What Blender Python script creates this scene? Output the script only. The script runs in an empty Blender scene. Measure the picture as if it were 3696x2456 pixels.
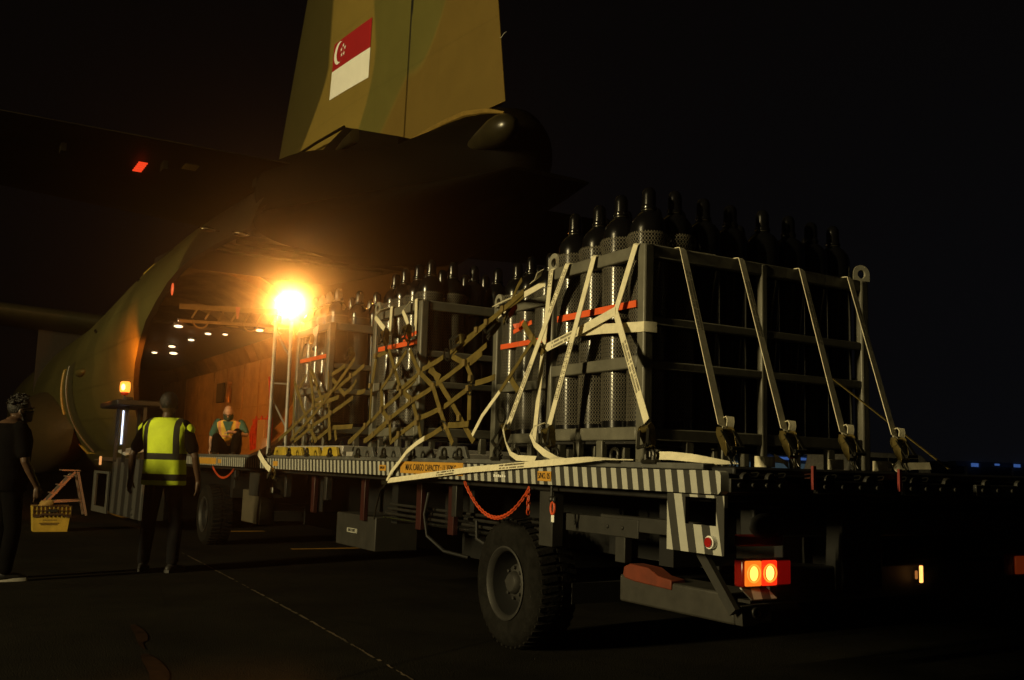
import bpy, bmesh, math, random
from mathutils import Vector as V, Matrix
random.seed(7)
SC = bpy.context.scene
COL = SC.collection
# ------------------------------------------------------------------ camera, night sky, light, exposure
cd = bpy.data.cameras.new('camera'); cam = bpy.data.objects.new('camera', cd); COL.objects.link(cam)
cd.sensor_width = 36.0; cd.lens = 34.86; cd.clip_start = 0.1; cd.clip_end = 2000
RM = ((0.8604548938940954,-0.08977566684690866,-0.5015552863004177),(-0.5086503011465973,-0.09363959888560332,-0.8558659338144143),(0.02987049911161619,0.9915502786862279,-0.12623707110071414))
cam.matrix_world = Matrix.Translation((0, 0, 1.17)) @ Matrix(RM).to_4x4()
SC.camera = cam
W = bpy.data.worlds.new('World'); SC.world = W; W.use_nodes = True
wn, wl = W.node_tree.nodes, W.node_tree.links
bg = wn['Background']
tc = wn.new('ShaderNodeTexCoord'); sx = wn.new('ShaderNodeSeparateXYZ'); wl.new(tc.outputs['Generated'], sx.inputs[0])
mr = wn.new('ShaderNodeMapRange'); mr.inputs['From Min'].default_value = 0.0; mr.inputs['From Max'].default_value = 0.55
mr.inputs['To Min'].default_value = 1; mr.inputs['To Max'].default_value = 0; wl.new(sx.outputs['Z'], mr.inputs['Value'])
mx_ = wn.new('ShaderNodeMapRange'); mx_.inputs['From Min'].default_value = 0.2; mx_.inputs['From Max'].default_value = 0.95
wl.new(sx.outputs['X'], mx_.inputs['Value'])
mm = wn.new('ShaderNodeMath'); mm.operation = 'MULTIPLY'; wl.new(mr.outputs[0], mm.inputs[0]); wl.new(mx_.outputs[0], mm.inputs[1])
wm = wn.new('ShaderNodeMix'); wm.data_type = 'RGBA'; wl.new(mm.outputs[0], wm.inputs['Factor'])
wm.inputs['A'].default_value = (0.0016, 0.0012, 0.0010, 1); wm.inputs['B'].default_value = (0.0030, 0.0032, 0.0042, 1)
wl.new(wm.outputs['Result'], bg.inputs['Color']); bg.inputs['Strength'].default_value = 1.0
# apron light mast about 20 m to the left: low, hard, yellowish
sd = bpy.data.lights.new('apron_mast_light', 'AREA'); sd.shape = 'RECTANGLE'; sd.size = .4; sd.size_y = 4.4; sd.energy = 5900; sd.color = (1.0, 0.80, 0.38)
sun = bpy.data.objects.new('apron_mast_light', sd); COL.objects.link(sun); sun.location = (-19.6, 3.3, 6.7)
sun.rotation_euler = (V((-19.6, 3.3, 0))-V((3.5, 8.5, 0))).to_track_quat('Z', 'Y').to_euler()
SC.view_settings.view_transform = 'Standard'; SC.view_settings.look = 'None'; SC.view_settings.exposure = 0; SC.view_settings.gamma = 1
SC.render.engine = 'CYCLES'
SC.cycles.max_bounces = 5; SC.cycles.volume_bounces = 0; SC.cycles.transparent_max_bounces = 12
SC.cycles.sample_clamp_indirect = 3; SC.cycles.use_denoising = True
# ------------------------------------------------------------------ helpers
def frame_from(d, n=None):
    d = d.normalized()
    if n is None: n = V((0, 0, 1)) if abs(d.z) < .95 else V((1, 0, 0))
    s = d.cross(n)
    if s.length < 1e-5: s = d.cross(V((0, 1, 0.1)))
    s.normalize(); u = s.cross(d).normalized()
    return d, s, u
class MB:
    def __init__(s): s.v = []; s.f = []; s.sm = []; s.mi = []
    def add(s, vs, fs, smooth=False, m=0):
        o = len(s.v); s.v += [V(p) for p in vs]
        for f in fs: s.f.append([i+o for i in f]); s.sm.append(smooth); s.mi.append(m)
        return s
    def hexa(s, p, m=0):
        return s.add(p, [(0,3,2,1),(4,5,6,7),(0,1,5,4),(1,2,6,5),(2,3,7,6),(3,0,4,7)], m=m)
    def box(s, x0, x1, y0, y1, z0, z1, m=0):
        return s.hexa([(x0,y0,z0),(x1,y0,z0),(x1,y1,z0),(x0,y1,z0),(x0,y0,z1),(x1,y0,z1),(x1,y1,z1),(x0,y1,z1)], m)
    def bar(s, p, q, w, h, n=None, m=0):
        p, q = V(p), V(q); d, a, b = frame_from(q-p, V(n) if n else None); a = a*w/2; b = b*h/2
        return s.hexa([p-a-b, p+a-b, p+a+b, p-a+b, q-a-b, q+a-b, q+a+b, q-a+b], m)
    def loft(s, rings, caps=True, smooth=True, closed=True, m=0):
        n = len(rings[0]); vs = [p for r in rings for p in r]; fs = []
        for i in range(len(rings)-1):
            for j in range(n if closed else n-1):
                k = (j+1) % n
                fs.append((i*n+j, i*n+k, (i+1)*n+k, (i+1)*n+j))
        s.add(vs, fs, smooth, m)
        if caps and closed:
            o = len(s.v)-len(vs); e = (len(rings)-1)*n
            s.f.append([o+j for j in reversed(range(n))]); s.sm.append(False); s.mi.append(m)
            s.f.append([o+e+j for j in range(n)]); s.sm.append(False); s.mi.append(m)
        return s
    def tube(s, pts, r, n=10, caps=True, m=0):
        pts = [V(p) for p in pts]; rs = r if isinstance(r, (list, tuple)) else [r]*len(pts)
        rings = []; u = None
        for i, p in enumerate(pts):
            d = (pts[min(i+1, len(pts)-1)] - pts[max(i-1, 0)]).normalized()
            if u is None: _, a, u = frame_from(d)
            u = (u - d*u.dot(d)).normalized(); a = d.cross(u)
            rings.append([p + (a*math.cos(t)+u*math.sin(t))*rs[i] for t in [2*math.pi*k/n for k in range(n)]])
        return s.loft(rings, caps, True, True, m)
    def capsule(s, pts, r, n=12):
        pts = [V(p) for p in pts]; rs = list(r) if isinstance(r, (list, tuple)) else [r]*len(pts)
        d0 = (pts[0]-pts[1]).normalized(); d1 = (pts[-1]-pts[-2]).normalized(); r0, r1 = rs[0], rs[-1]
        P = [pts[0]+d0*r0*.95, pts[0]+d0*r0*.6] + pts + [pts[-1]+d1*r1*.6, pts[-1]+d1*r1*.95]
        return s.tube(P, [r0*.3, r0*.78] + rs + [r1*.78, r1*.3], n)
    def cyl(s, p, q, r, n=20, m=0, r2=None):
        return s.tube([p, q], [r, r if r2 is None else r2], n, True, m)
    def lathe(s, prof, n=24, axis='z', o=(0,0,0), m=0):
        o = V(o); rings = []
        for (r, h) in prof:
            ring = []
            for k in range(n):
                t = 2*math.pi*k/n; c, si = r*math.cos(t), r*math.sin(t)
                ring.append(o + (V((c, si, h)) if axis == 'z' else V((h, c, si)) if axis == 'x' else V((si, h, c))))
            rings.append(ring)
        return s.loft(rings, True, True, True, m)
    def ell(s, c, rx, ry, rz, rot=None, nu=20, nv=12, m=0):
        c = V(c); rings = []
        for i in range(nv+1):
            a = -math.pi/2 + math.pi*i/nv; a = max(-1.5, min(1.5, a))
            ring = []
            for k in range(nu):
                t = 2*math.pi*k/nu
                p = V((rx*math.cos(a)*math.cos(t), ry*math.cos(a)*math.sin(t), rz*math.sin(a)))
                ring.append(c + (rot @ p if rot else p))
            rings.append(ring)
        return s.loft(rings, True, True, True, m)
    def torus(s, c, R, r, nrm=(0,0,1), n=20, k=8, a0=0, a1=None, m=0):
        c = V(c); d, a, b = frame_from(V(nrm)); full = a1 is None; a1 = 2*math.pi if full else a1
        N = n if full else n+1
        rings = []
        for i in range(N):
            t = a0+(a1-a0)*i/n; o = a*math.cos(t)+b*math.sin(t)
            rings.append([c + o*(R+r*math.cos(q)) + d*r*math.sin(q) for q in [2*math.pi*j/k for j in range(k)]])
        if full: rings.append(rings[0])
        return s.loft(rings, not full, True, True, m)
    def strap(s, pts, w, nrm, th=.004, m=0, sub=1):
        pts = [V(p) for p in pts]; rings = []
        nr = nrm if isinstance(nrm, list) else [nrm]*len(pts)
        for i, p in enumerate(pts):
            d = (pts[min(i+1, len(pts)-1)] - pts[max(i-1, 0)]).normalized(); n = V(nr[i]); n = (n-d*n.dot(d)).normalized()
            a = d.cross(n)*w/2; n = n*th/2
            rings.append([p-a-n, p+a-n, p+a+n, p-a+n])
        return s.loft(rings, True, False, True, m)
    def poly(s, pts, m=0): return s.add(pts, [list(range(len(pts)))], False, m)
    def extrude(s, pts, d, m=0):
        n = len(pts); d = V(d); vs = [V(p) for p in pts]; vs += [p+d for p in vs]
        fs = [list(reversed(range(n))), list(range(n, 2*n))] + [(i, (i+1) % n, (i+1) % n+n, i+n) for i in range(n)]
        return s.add(vs, fs, False, m)
    def build(s, name, mat, parent=None, bevel=0, remesh=0, smooth_it=0, auto=None):
        off = OFF.get(parent.name, V()) if parent else V()
        me = bpy.data.meshes.new(name); me.from_pydata([p-off for p in s.v], [], s.f); me.update()
        mats = mat if isinstance(mat, list) else [mat]
        for m_ in mats: me.materials.append(m_)
        for p, sm, mi in zip(me.polygons, s.sm, s.mi): p.use_smooth = sm or bool(remesh); p.material_index = mi
        bm = bmesh.new(); bm.from_mesh(me); bmesh.ops.recalc_face_normals(bm, faces=bm.faces); bm.to_mesh(me); bm.free()
        if not remesh: me.set_sharp_from_angle(angle=math.radians(42))
        o = bpy.data.objects.new(name, me); COL.objects.link(o)
        if parent: o.parent = parent; OFF[o.name] = off
        if remesh:
            md = o.modifiers.new('r', 'REMESH'); md.mode = 'VOXEL'; md.voxel_size = remesh; md.use_smooth_shade = True
            sm_ = o.modifiers.new('s', 'SMOOTH'); sm_.factor = .5; sm_.iterations = smooth_it or 4
        if bevel:
            b = o.modifiers.new('b', 'BEVEL'); b.width = bevel; b.segments = 2; b.limit_method = 'ANGLE'
        return o
OFF = {}
def tag(o, label, cat, group=None):
    o['label'] = label; o['category'] = cat
    if group: o['group'] = group
    return o
def thing(name, label, cat, loc, group=None):
    o = bpy.data.objects.new(name, None); COL.objects.link(o); o.location = loc; o.empty_display_size = .1
    OFF[o.name] = V(loc); return tag(o, label, cat, group)
def struct(o, kind='structure'): o['kind'] = kind; return o
def clone(o, delta, parent=None):
    c = o.copy(); COL.objects.link(c)
    if parent: c.parent = parent
    else: c.location = V(o.location) + V(delta)
    for ch in list(o.children): clone(ch, (0,0,0), c)
    return c
# ------------------------------------------------------------------ materials
def mat(name, col, rough=.6, metal=0, var=.25, scale=8, bump=0, bscale=60, spec=.5, coat=0, sheen=0):
    m = bpy.data.materials.new(name); m.use_nodes = True; n, l = m.node_tree.nodes, m.node_tree.links
    b = n['Principled BSDF']; b.inputs['Roughness'].default_value = rough; b.inputs['Metallic'].default_value = metal
    b.inputs['Specular IOR Level'].default_value = spec
    if coat: b.inputs['Coat Weight'].default_value = coat; b.inputs['Coat Roughness'].default_value = .08
    t = n.new('ShaderNodeTexCoord'); nz = n.new('ShaderNodeTexNoise'); nz.inputs['Scale'].default_value = scale; nz.inputs['Detail'].default_value = 6
    nz.inputs['Roughness'].default_value = .65
    l.new(t.outputs['Object'], nz.inputs['Vector'])
    mr = n.new('ShaderNodeMapRange'); mr.inputs['From Min'].default_value = .3; mr.inputs['From Max'].default_value = .7
    l.new(nz.outputs['Fac'], mr.inputs['Value'])
    mx = n.new('ShaderNodeMix'); mx.data_type = 'RGBA'; mx.label = 'basemix'; l.new(mr.outputs[0], mx.inputs['Factor'])
    mx.inputs['A'].default_value = (*[c*(1-var) for c in col], 1); mx.inputs['B'].default_value = (*[min(1, c*(1+var)) for c in col], 1)
    l.new(mx.outputs['Result'], b.inputs['Base Color'])
    if bump:
        n2 = n.new('ShaderNodeTexNoise'); n2.inputs['Scale'].default_value = bscale; n2.inputs['Detail'].default_value = 4; l.new(t.outputs['Object'], n2.inputs['Vector'])
        bp = n.new('ShaderNodeBump'); bp.inputs['Strength'].default_value = bump; bp.inputs['Distance'].default_value = .02
        l.new(n2.outputs['Fac'], bp.inputs['Height']); l.new(bp.outputs[0], b.inputs['Normal'])
    return m
def emis(name, col, st, base=(.02,.02,.02)):
    m = mat(name, base, .3, var=.05); b = m.node_tree.nodes['Principled BSDF']
    b.inputs['Emission Color'].default_value = (*col, 1); b.inputs['Emission Strength'].default_value = st; return m
class N:  # small node-math helper
    def __init__(s, m): s.n = m.node_tree.nodes; s.l = m.node_tree.links; s.b = s.n['Principled BSDF']
    def op(s, o, a, b=0.0, c=None):
        k = s.n.new('ShaderNodeMath'); k.operation = o
        for i, x in enumerate((a, b, c)):
            if x is None: continue
            if isinstance(x, (int, float)): k.inputs[i].default_value = x
            else: s.l.new(x, k.inputs[i])
        return k.outputs[0]
    def xyz(s, kind='Object'):
        t = s.n.new('ShaderNodeTexCoord'); q = s.n.new('ShaderNodeSeparateXYZ'); s.l.new(t.outputs[kind], q.inputs[0]); return q.outputs
    def mix(s, f, a, b):
        k = s.n.new('ShaderNodeMix'); k.data_type = 'RGBA'
        if isinstance(f, (int, float)): k.inputs['Factor'].default_value = f
        else: s.l.new(f, k.inputs['Factor'])
        for nm, x in (('A', a), ('B', b)):
            if isinstance(x, tuple): k.inputs[nm].default_value = (*x, 1)
            else: s.l.new(x, k.inputs[nm])
        return k.outputs['Result']
    def base(s, c): s.l.new(c, s.b.inputs['Base Color'])
    def cur(s): return s.b.inputs['Base Color'].links[0].from_socket
def stripes(name, period, slant, light=(.42,.42,.37), dark=(.035,.034,.03), axis=1):
    m = mat(name, (1,1,1), .5, var=.12, scale=14); h = N(m); x = h.xyz(); dirt = h.cur()
    a = h.op('ADD', x[axis], h.op('MULTIPLY', x[2], slant)); a = h.op('FRACT', h.op('MULTIPLY', a, 1/period))
    f = h.op('GREATER_THAN', a, .5); c = h.mix(f, dark, light)
    k = h.n.new('ShaderNodeMix'); k.data_type = 'RGBA'; k.blend_type = 'MULTIPLY'; k.inputs['Factor'].default_value = 1
    h.l.new(c, k.inputs['A']); h.l.new(dirt, k.inputs['B']); h.base(k.outputs['Result']); return m
M = {}
M['asphalt'] = mat('asphalt', (.0105,.0095,.007), .95, var=.5, scale=1.1, bump=.6, bscale=90, spec=.06)
M['frame_grey'] = mat('grey_cage_paint', (.125,.12,.095), .42, var=.25, scale=6, bump=.06)
M['black_steel'] = mat('black_chassis_paint', (.004,.004,.004), .6, var=.4)
M['dark_steel'] = mat('dark_grey_steel', (.016,.015,.0135), .5, var=.4)
M['grey_box'] = mat('grey_box_paint', (.021,.020,.017), .6, var=.3)
M['white_box'] = mat('dull_white_paint', (.034,.032,.027), .55, var=.3)
M['rubber'] = mat('tyre_rubber', (.0105,.010,.009), .95, var=.4, scale=12, bump=.3, bscale=40, spec=.06)
M['dish'] = mat('shaded_rim_dish', (.006,.006,.006), .7, var=.3)  # shade inside the rim put into its colour
M['rim'] = mat('dirty_rim_paint', (.022,.021,.019), .6, var=.4)
M['strap'] = mat('cream_webbing', (.72,.67,.49), .8, var=.14, scale=22, bump=.15, bscale=160, spec=.2)
M['net'] = mat('olive_webbing', (.12,.088,.022), .85, var=.3, scale=14, bump=.15, bscale=160, spec=.2)
M['buckle'] = mat('brass_buckle_steel', (.22,.17,.06), .32, metal=.8, var=.35)
M['hook'] = mat('black_hook_steel', (.03,.028,.022), .3, metal=.5, var=.3)
M['cyl'] = mat('black_cylinder_paint', (.004,.004,.0045), .2, var=.3, spec=.55, coat=.35)
M['orange'] = mat('orange_plastic', (.75,.11,.025), .5, var=.12)
M['orange_chain'] = mat('orange_chain_plastic', (.55,.07,.015), .5, var=.2)
M['steel'] = mat('bright_steel', (.5,.5,.48), .25, metal=1, var=.2)
M['deckgrey'] = mat('deck_grey', (.085,.085,.078), .5, var=.35, scale=5, bump=.08)
M['yellow'] = mat('yellow_guide_paint', (.42,.30,.03), .5, var=.3, scale=7)
M['sign'] = mat('amber_sign_plate', (.52,.27,.035), .5, var=.12)
M['ink'] = mat('black_lettering', (.01,.009,.008), .6, var=.1)
M['white'] = mat('white_paint', (.8,.8,.76), .5, var=.06)
M['red'] = mat('red_paint', (.03,.005,.004), .5, var=.25)
M['amber_pole'] = mat('galvanised_pole', (.42,.40,.36), .4, metal=.2, var=.2)
M['rail_stripe'] = stripes('rail_hazard_stripes', .090, -.17)
M['plate_stripe'] = stripes('plate_hazard_stripes', .114, -.20)
M['cab_stripe'] = stripes('cab_hazard_stripes', .52, .1, light=(.07,.07,.065), dark=(.02,.02,.02))
M['cab_fine'] = stripes('cab_fine_stripes', .09, 0, light=(.16,.16,.14), dark=(.03,.03,.03), axis=1)
def tarmac_detail(m):
    h = N(m); x = h.xyz(); c = h.cur()
    n2 = h.n.new('ShaderNodeTexNoise'); n2.inputs['Scale'].default_value = .22; n2.inputs['Detail'].default_value = 8; n2.inputs['Distortion'].default_value = 1.2
    t = h.n.new('ShaderNodeTexCoord'); h.l.new(t.outputs['Object'], n2.inputs['Vector'])
    r = h.n.new('ShaderNodeMapRange'); r.inputs['From Min'].default_value = .52; r.inputs['From Max'].default_value = .66; h.l.new(n2.outputs['Fac'], r.inputs['Value'])
    c = h.mix(h.op('MULTIPLY', r.outputs[0], .75), c, (.005,.0045,.004))                       # oil stains
    vo = h.n.new('ShaderNodeTexVoronoi'); vo.feature = 'DISTANCE_TO_EDGE'; vo.inputs['Scale'].default_value = .45
    h.l.new(t.outputs['Object'], vo.inputs['Vector'])
    c = h.mix(h.op('MULTIPLY', h.op('LESS_THAN', vo.outputs['Distance'], .004), .6), c, (.003,.003,.003))   # cracks
    n3 = h.n.new('ShaderNodeTexNoise'); n3.inputs['Scale'].default_value = 120; h.l.new(t.outputs['Object'], n3.inputs['Vector'])
    c = h.mix(h.op('MULTIPLY', h.op('GREATER_THAN', n3.outputs['Fac'], .64), .6), c, (.035,.032,.026))      # pale grit
    h.base(c)
tarmac_detail(M['asphalt'])
def panel_lines(m, py, pz, off=0.0, dark=.55, w=.010):
    h = N(m); x = h.xyz(); c = h.cur()
    a = h.op('LESS_THAN', h.op('FRACT', h.op('MULTIPLY', h.op('ADD', x[1], off), 1/py)), w/py); b = h.op('LESS_THAN', h.op('FRACT', h.op('MULTIPLY', x[2], 1/pz)), w/pz)
    f = h.op('MAXIMUM', a, b); ry = h.op('FRACT', h.op('MULTIPLY', x[1], 1/.06)); ra = h.op('FRACT', h.op('MULTIPLY', h.op('ADD', x[2], .02), 1/pz))
    riv = h.op('MULTIPLY', h.op('LESS_THAN', ry, .28), h.op('LESS_THAN', ra, .05/pz)); f = h.op('MAXIMUM', f, h.op('MULTIPLY', riv, .5))
    k = h.n.new('ShaderNodeMix'); k.data_type = 'RGBA'; k.blend_type = 'MULTIPLY'; h.l.new(f, k.inputs['Factor']); h.l.new(c, k.inputs['A']); k.inputs['B'].default_value = (dark,dark,dark,1); h.base(k.outputs['Result'])
def sleeve_material():
    m = mat('netting_sleeve_plastic', (.15,.135,.10), .6, var=.2, scale=9); h = N(m); x = h.xyz(); col = h.cur()
    ang = h.op('ARCTAN2', x[1], x[0]); u = h.op('MULTIPLY', ang, 21.0/math.pi); v = h.op('MULTIPLY', x[2], 42.0)
    # hexagonal strands: two families of slanted wavy strands
    zig = h.op('PINGPONG', v, .5)
    row = h.op('FLOOR', v); half = h.op('MULTIPLY', h.op('FRACT', h.op('MULTIPLY', row, .5)), 1.0)
    def strand(sign):
        off = h.op('MULTIPLY', h.op('SUBTRACT', h.op('SMOOTH_MIN', zig, .36, .12), .18), sign*1.35)
        a = h.op('FRACT', h.op('ADD', h.op('ADD', u, off), .5 if sign < 0 else 0.0))
        d = h.op('ABSOLUTE', h.op('SUBTRACT', a, .5)); return h.op('LESS_THAN', d, .095)
    f = h.op('MAXIMUM', strand(1), strand(-1))
    tr = h.n.new('ShaderNodeBsdfTransparent'); ms = h.n.new('ShaderNodeMixShader'); h.l.new(f, ms.inputs[0])
    h.l.new(tr.outputs[0], ms.inputs[1]); h.l.new(h.b.outputs[0], ms.inputs[2])
    out = [q for q in h.n if q.type == 'OUTPUT_MATERIAL'][0]; h.l.new(ms.outputs[0], out.inputs['Surface']); return m
M['sleeve'] = sleeve_material()
def text(body, size, loc, rot, m, parent, name='lettering', align='CENTER', sx=1.0, bold=0):
    c = bpy.data.curves.new(name, 'FONT'); c.body = body; c.size = size; c.align_x = align; c.align_y = 'CENTER'; c.extrude = .0008; c.offset = bold
    c.materials.append(m); tmp = bpy.data.objects.new(name, c); me = bpy.data.meshes.new_from_object(tmp); bpy.data.objects.remove(tmp)
    o = bpy.data.objects.new(name, me); COL.objects.link(o)
    o.parent = parent; o.location = V(loc) - OFF.get(parent.name, V()); o.rotation_euler = rot; o.scale = (sx, 1, 1); OFF[o.name] = OFF.get(parent.name, V())
    return o
LEFTROT = (math.radians(90), 0, math.radians(-90))   # reads correctly seen from -X
# ------------------------------------------------------------------ ground and its marks
g = MB(); g.poly([(-70,-40,0),(90,-40,0),(90,90,0),(-70,90,0)]); struct(g.build('apron_ground', M['asphalt']))
ln = MB()
pts = [V((2.84,12.64,0)), V((2.70,9.8,0)), V((2.56,7.2,0)), V((2.404,5.06,0)), V((2.2,1.6,0))]
for i in range(len(pts)-1):
    for k in range(40):
        a = pts[i].lerp(pts[i+1], k/40); b = pts[i].lerp(pts[i+1], (k+1)/40); w = .004+.008*random.random(); j = V((random.uniform(-.007,.007),0,0))
        if random.random() < .16: continue
        ln.add([a+V((-w,0,.004))+j, a+V((w,0,.004))+j, b+V((w,0,.004)), b+V((-w,0,.004))], [(0,1,2,3)])
struct(ln.build('ground_joint_line', mat('pale_joint_sealant', (.10,.075,.05), .7, var=.6, scale=3)))
ps = MB()
for (x, y, w, l) in ((1.33,6.95,.035,.4),(1.2,5.75,.05,.5)):
    n_ = 22; ring = []
    for k in range(n_):
        t = 2*math.pi*k/n_; r = 1+.25*math.sin(3*t+x)+.15*random.random()
        ring.append((x+w*r*math.cos(t)+.13*(l*math.sin(t)), y+l*r*math.sin(t), .004))
    ps.poly(ring)
struct(ps.build('faded_paint_marks', mat('faded_red_paint', (.022,.011,.006), .95, var=.7, scale=6, spec=.04)))
yl = MB(); yl.box(3.3,3.42,19.7,23.5,.002,.004); yl.box(4.3,5.9,12.86,12.96,.002,.004); yl.box(3.9,4.9,16.1,16.24,.002,.004)
struct(yl.build('yellow_ground_lines', mat('yellow_line_paint', (.4,.2,.02), .7, var=.4, scale=4)))
# ------------------------------------------------------------------ the cargo loader (one vehicle)
L = thing('cargo_loader', 'long low cargo loader truck with hazard striped side rail and orange chains', 'loader', (3.3, 9.5, 0))
d = MB(); d.box(3.24,6.9,3.62,15.5,1.03,1.19); d.build('deck', M['dark_steel'], L, bevel=.01)
d = MB(); d.box(3.19,3.27,3.62,15.5,1.181,1.212)
d.build('deck_edge_strip', M['deckgrey'], L, bevel=.006)
r = MB(); r.box(3.15,3.22,3.66,14.9,1.07,1.177)
pr = [(3.15,3.66,1.07),(3.15,3.47,1.07),(3.15,3.452,1.085),(3.15,3.452,1.155),(3.15,3.458,1.172),(3.15,3.475,1.178),(3.15,3.66,1.178)]
r.extrude(pr, (.05,0,0)); r.build('side_rail', M['rail_stripe'], L)
# rear corner plate with square hole, reflector
p = MB(); x0, x1 = 3.153, 3.175
p.extrude([(x0,3.845,1.066),(x0,3.44,1.066),(x0,3.44,.932),(x0,3.845,.932)][::1], (x1-x0,0,0))
p.box(x0,x1,3.70,3.845,.905,.932); p.box(x0,x1,3.44,3.475,.905,.932)
pl = MB()
def frame_plate(mb, x0, x1, yo0, yo1, zo0, zo1, yi0, yi1, zi0, zi1):
    o = [(yo0,zo0),(yo1,zo0),(yo1,zo1),(yo0,zo1)]; i = [(yi0,zi0),(yi1,zi0),(yi1,zi1),(yi0,zi1)]
    vs = [(x0,)+q for q in o+i]+[(x1,)+q for q in o+i]; fs = []
    for k in range(4):
        j = (k+1) % 4
        fs += [(k,j,4+j,4+k),(8+k,12+k,12+j,8+j),(k,8+k,8+j,j),(4+k,4+j,12+j,12+k)]
    mb.add(vs, fs)
frame_plate(pl, 3.153, 3.175, 3.432, 3.835, .795, 1.064, 3.485, 3.70, .925, 1.052)
pl.build('rear_corner_plate', M['plate_stripe'], L)
rf = MB(); rf.cyl((3.152,3.505,.852),(3.128,3.505,.852),.030,20); rfo = rf.build('reflector_housing', M['white'], L)
rf = MB(); rf.cyl((3.129,3.505,.852),(3.120,3.505,.852),.023,20); rf.build('reflector', mat('red_reflector', (.30,.012,.01), .2, coat=.5), rfo)
st_ = MB(); st_.bar((3.28,3.74,.80),(3.30,3.52,.53),.05,.03,(1,0,0)); st_.build('corner_strut', M['grey_box'], L)
# chassis
c = MB(); c.box(3.95,4.15,3.7,15.3,.62,1.0); c.box(5.95,6.15,3.7,15.3,.62,1.0)
for y in (4.2,6.4,7.8,9.6,11.4,13.0,14.8): c.box(3.5,6.6,y,y+.12,.66,1.0)
c.box(4.3,5.8,6.5,12.5,.35,.8); c.box(3.6,6.6,5.3,6.1,.32,.45); c.box(3.6,6.6,13.6,14.4,.32,.45)
c.build('chassis', M['black_steel'], L)
# wheels
def wheel(x, y, R, parent):
    w = MB()
    prof = [(.225,.0),(.30,-.012),(.36,-.012),(R-.015,.012),(R,.05),(R,.25),(R-.015,.29),(.30,.31),(.225,.30)]
    w.lathe([(a, b) for a, b in prof], 56, 'x', (x, y, R)); del w.f[-2:], w.sm[-2:], w.mi[-2:]
    for k in range(44):
        t = 2*math.pi*k/44; ct, s_ = math.cos(t), math.sin(t); q = V((x, y, R)); e = V((0, ct, s_)); tn = V((0, -s_, ct))
        w.bar(q+e*(R-.004)+V((.02,0,0))+tn*.008, q+e*(R+.004)+V((.135,0,0))-tn*.012, .03, .014, e)
        w.bar(q+e*(R+.004)+V((.165,0,0))-tn*.008, q+e*(R-.004)+V((.28,0,0))+tn*.012, .03, .014, e)
    ty = w.build('tyre', M['rubber'], parent)
    m = MB(); m.lathe([(.232,.30),(.232,.0),(.238,-.012),(.228,-.016),(.210,.0),(.204,.02)], 48, 'x', (x, y, R)); m.f.pop(); m.sm.pop(); m.mi.pop()
    rm = m.build('rim', M['rim'], parent)
    m = MB(); m.lathe([(.204,.02),(.195,.10),(.17,.16),(.10,.17)], 48, 'x', (x, y, R)); m.f.pop(-2); m.sm.pop(-2); m.mi.pop(-2); m.build('rim_dish', M['dish'], rm)
    h = MB(); h.lathe([(.125,.165),(.122,.11),(.118,.085),(.105,.075),(.075,.07),(.07,.045),(.055,.03),(.0001,.028)], 32, 'x', (x, y, R))
    for k in range(8):
        t = 2*math.pi*k/8; h.cyl((x+.09,y+.098*math.cos(t),R+.098*math.sin(t)),(x+.055,y+.098*math.cos(t),R+.098*math.sin(t)),.012,6)
    h.build('hub', M['rim'], parent)
for (x, y, R) in ((3.36,5.72,.412),(3.36,13.85,.40),(6.3,5.72,.412),(6.3,13.85,.40)):
    w = bpy.data.objects.new('wheel', None); COL.objects.link(w); w.parent = L; OFF[w.name] = OFF[L.name]; wheel(x, y, R, w)
# things hung under the deck
b = MB(); b.box(3.40,3.80,8.02,8.95,.41,.70); bx = b.build('battery_box', M['grey_box'], L, bevel=.008)
b = MB(); b.box(3.392,3.399,8.42,8.66,.535,.575); lb = b.build('label_plate', mat('label_grey_white', (.3,.3,.26), .6), bx)
text('BATTERY', .036, (3.389,8.54,.555), LEFTROT, M['ink'], bx, sx=1.1)
b = MB(); b.box(3.36,3.5,10.86,11.78,.74,1.03); b.build('hydraulic_box', M['grey_box'], L, bevel=.006)
b = MB(); b.box(3.38,3.55,11.35,12.1,.42,.80); b.build('tool_locker', mat('tan_locker_paint', (.075,.062,.04), .6), L, bevel=.01)
b = MB(); b.box(3.352,3.358,10.83,10.92,.80,.86); b.build('small_label', M['white'], L)
b = MB(); b.box(3.27,3.35,5.04,5.19,.70,1.07); b.build('support_post', M['grey_box'], L, bevel=.005)
for (y, z0) in ((6.35,.80),(9.0,.80),(10.2,.78),(12.2,.8)):
    b = MB(); b.box(3.30,3.36,y,y+.07,z0,1.07); b.build('support_post', M['dark_steel'], L, bevel=.005)
for y in (7.05,8.2,9.5,6.5):
    b = MB(); b.box(3.36,3.40,y,y+.09,.66,1.02); b.build('red_bracket', M['red'], L, bevel=.004)
for k, z in enumerate((.70,.735,.775,.81)):
    b = MB(); b.tube([(3.42+.02*k,5.35,z),(3.42+.02*k,7.9,z+.01)],.012,8); b.build('hydraulic_pipe', M['steel'] if k == 0 else M['dark_steel'], L)
b = MB(); b.tube([(3.40,7.0,.95),(3.38,7.02,.78),(3.40,7.0,.62),(3.45,6.8,.52),(3.5,6.5,.50)],.014,8); b.build('hydraulic_hose', M['black_steel'], L); b = MB(); b.tube([(3.39,6.2,.78),(3.37,6.15,.66),(3.42,6.0,.6),(3.5,5.8,.62)],.014,8)
b.build('hydraulic_hose', M['black_steel'], L)
b = MB(); b.box(3.37,3.45,4.34,5.12,.80,.90); b.box(3.376,3.444,3.9,4.7,.836,.915); b.box(3.38,3.43,5.10,5.2,.69,.80); b.box(3.38,3.43,4.47,4.56,.66,.80)
for y in (4.95,4.62,4.48,4.1): b.cyl((3.37,y,.85),(3.362,y,.85),.012,10)
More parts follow.
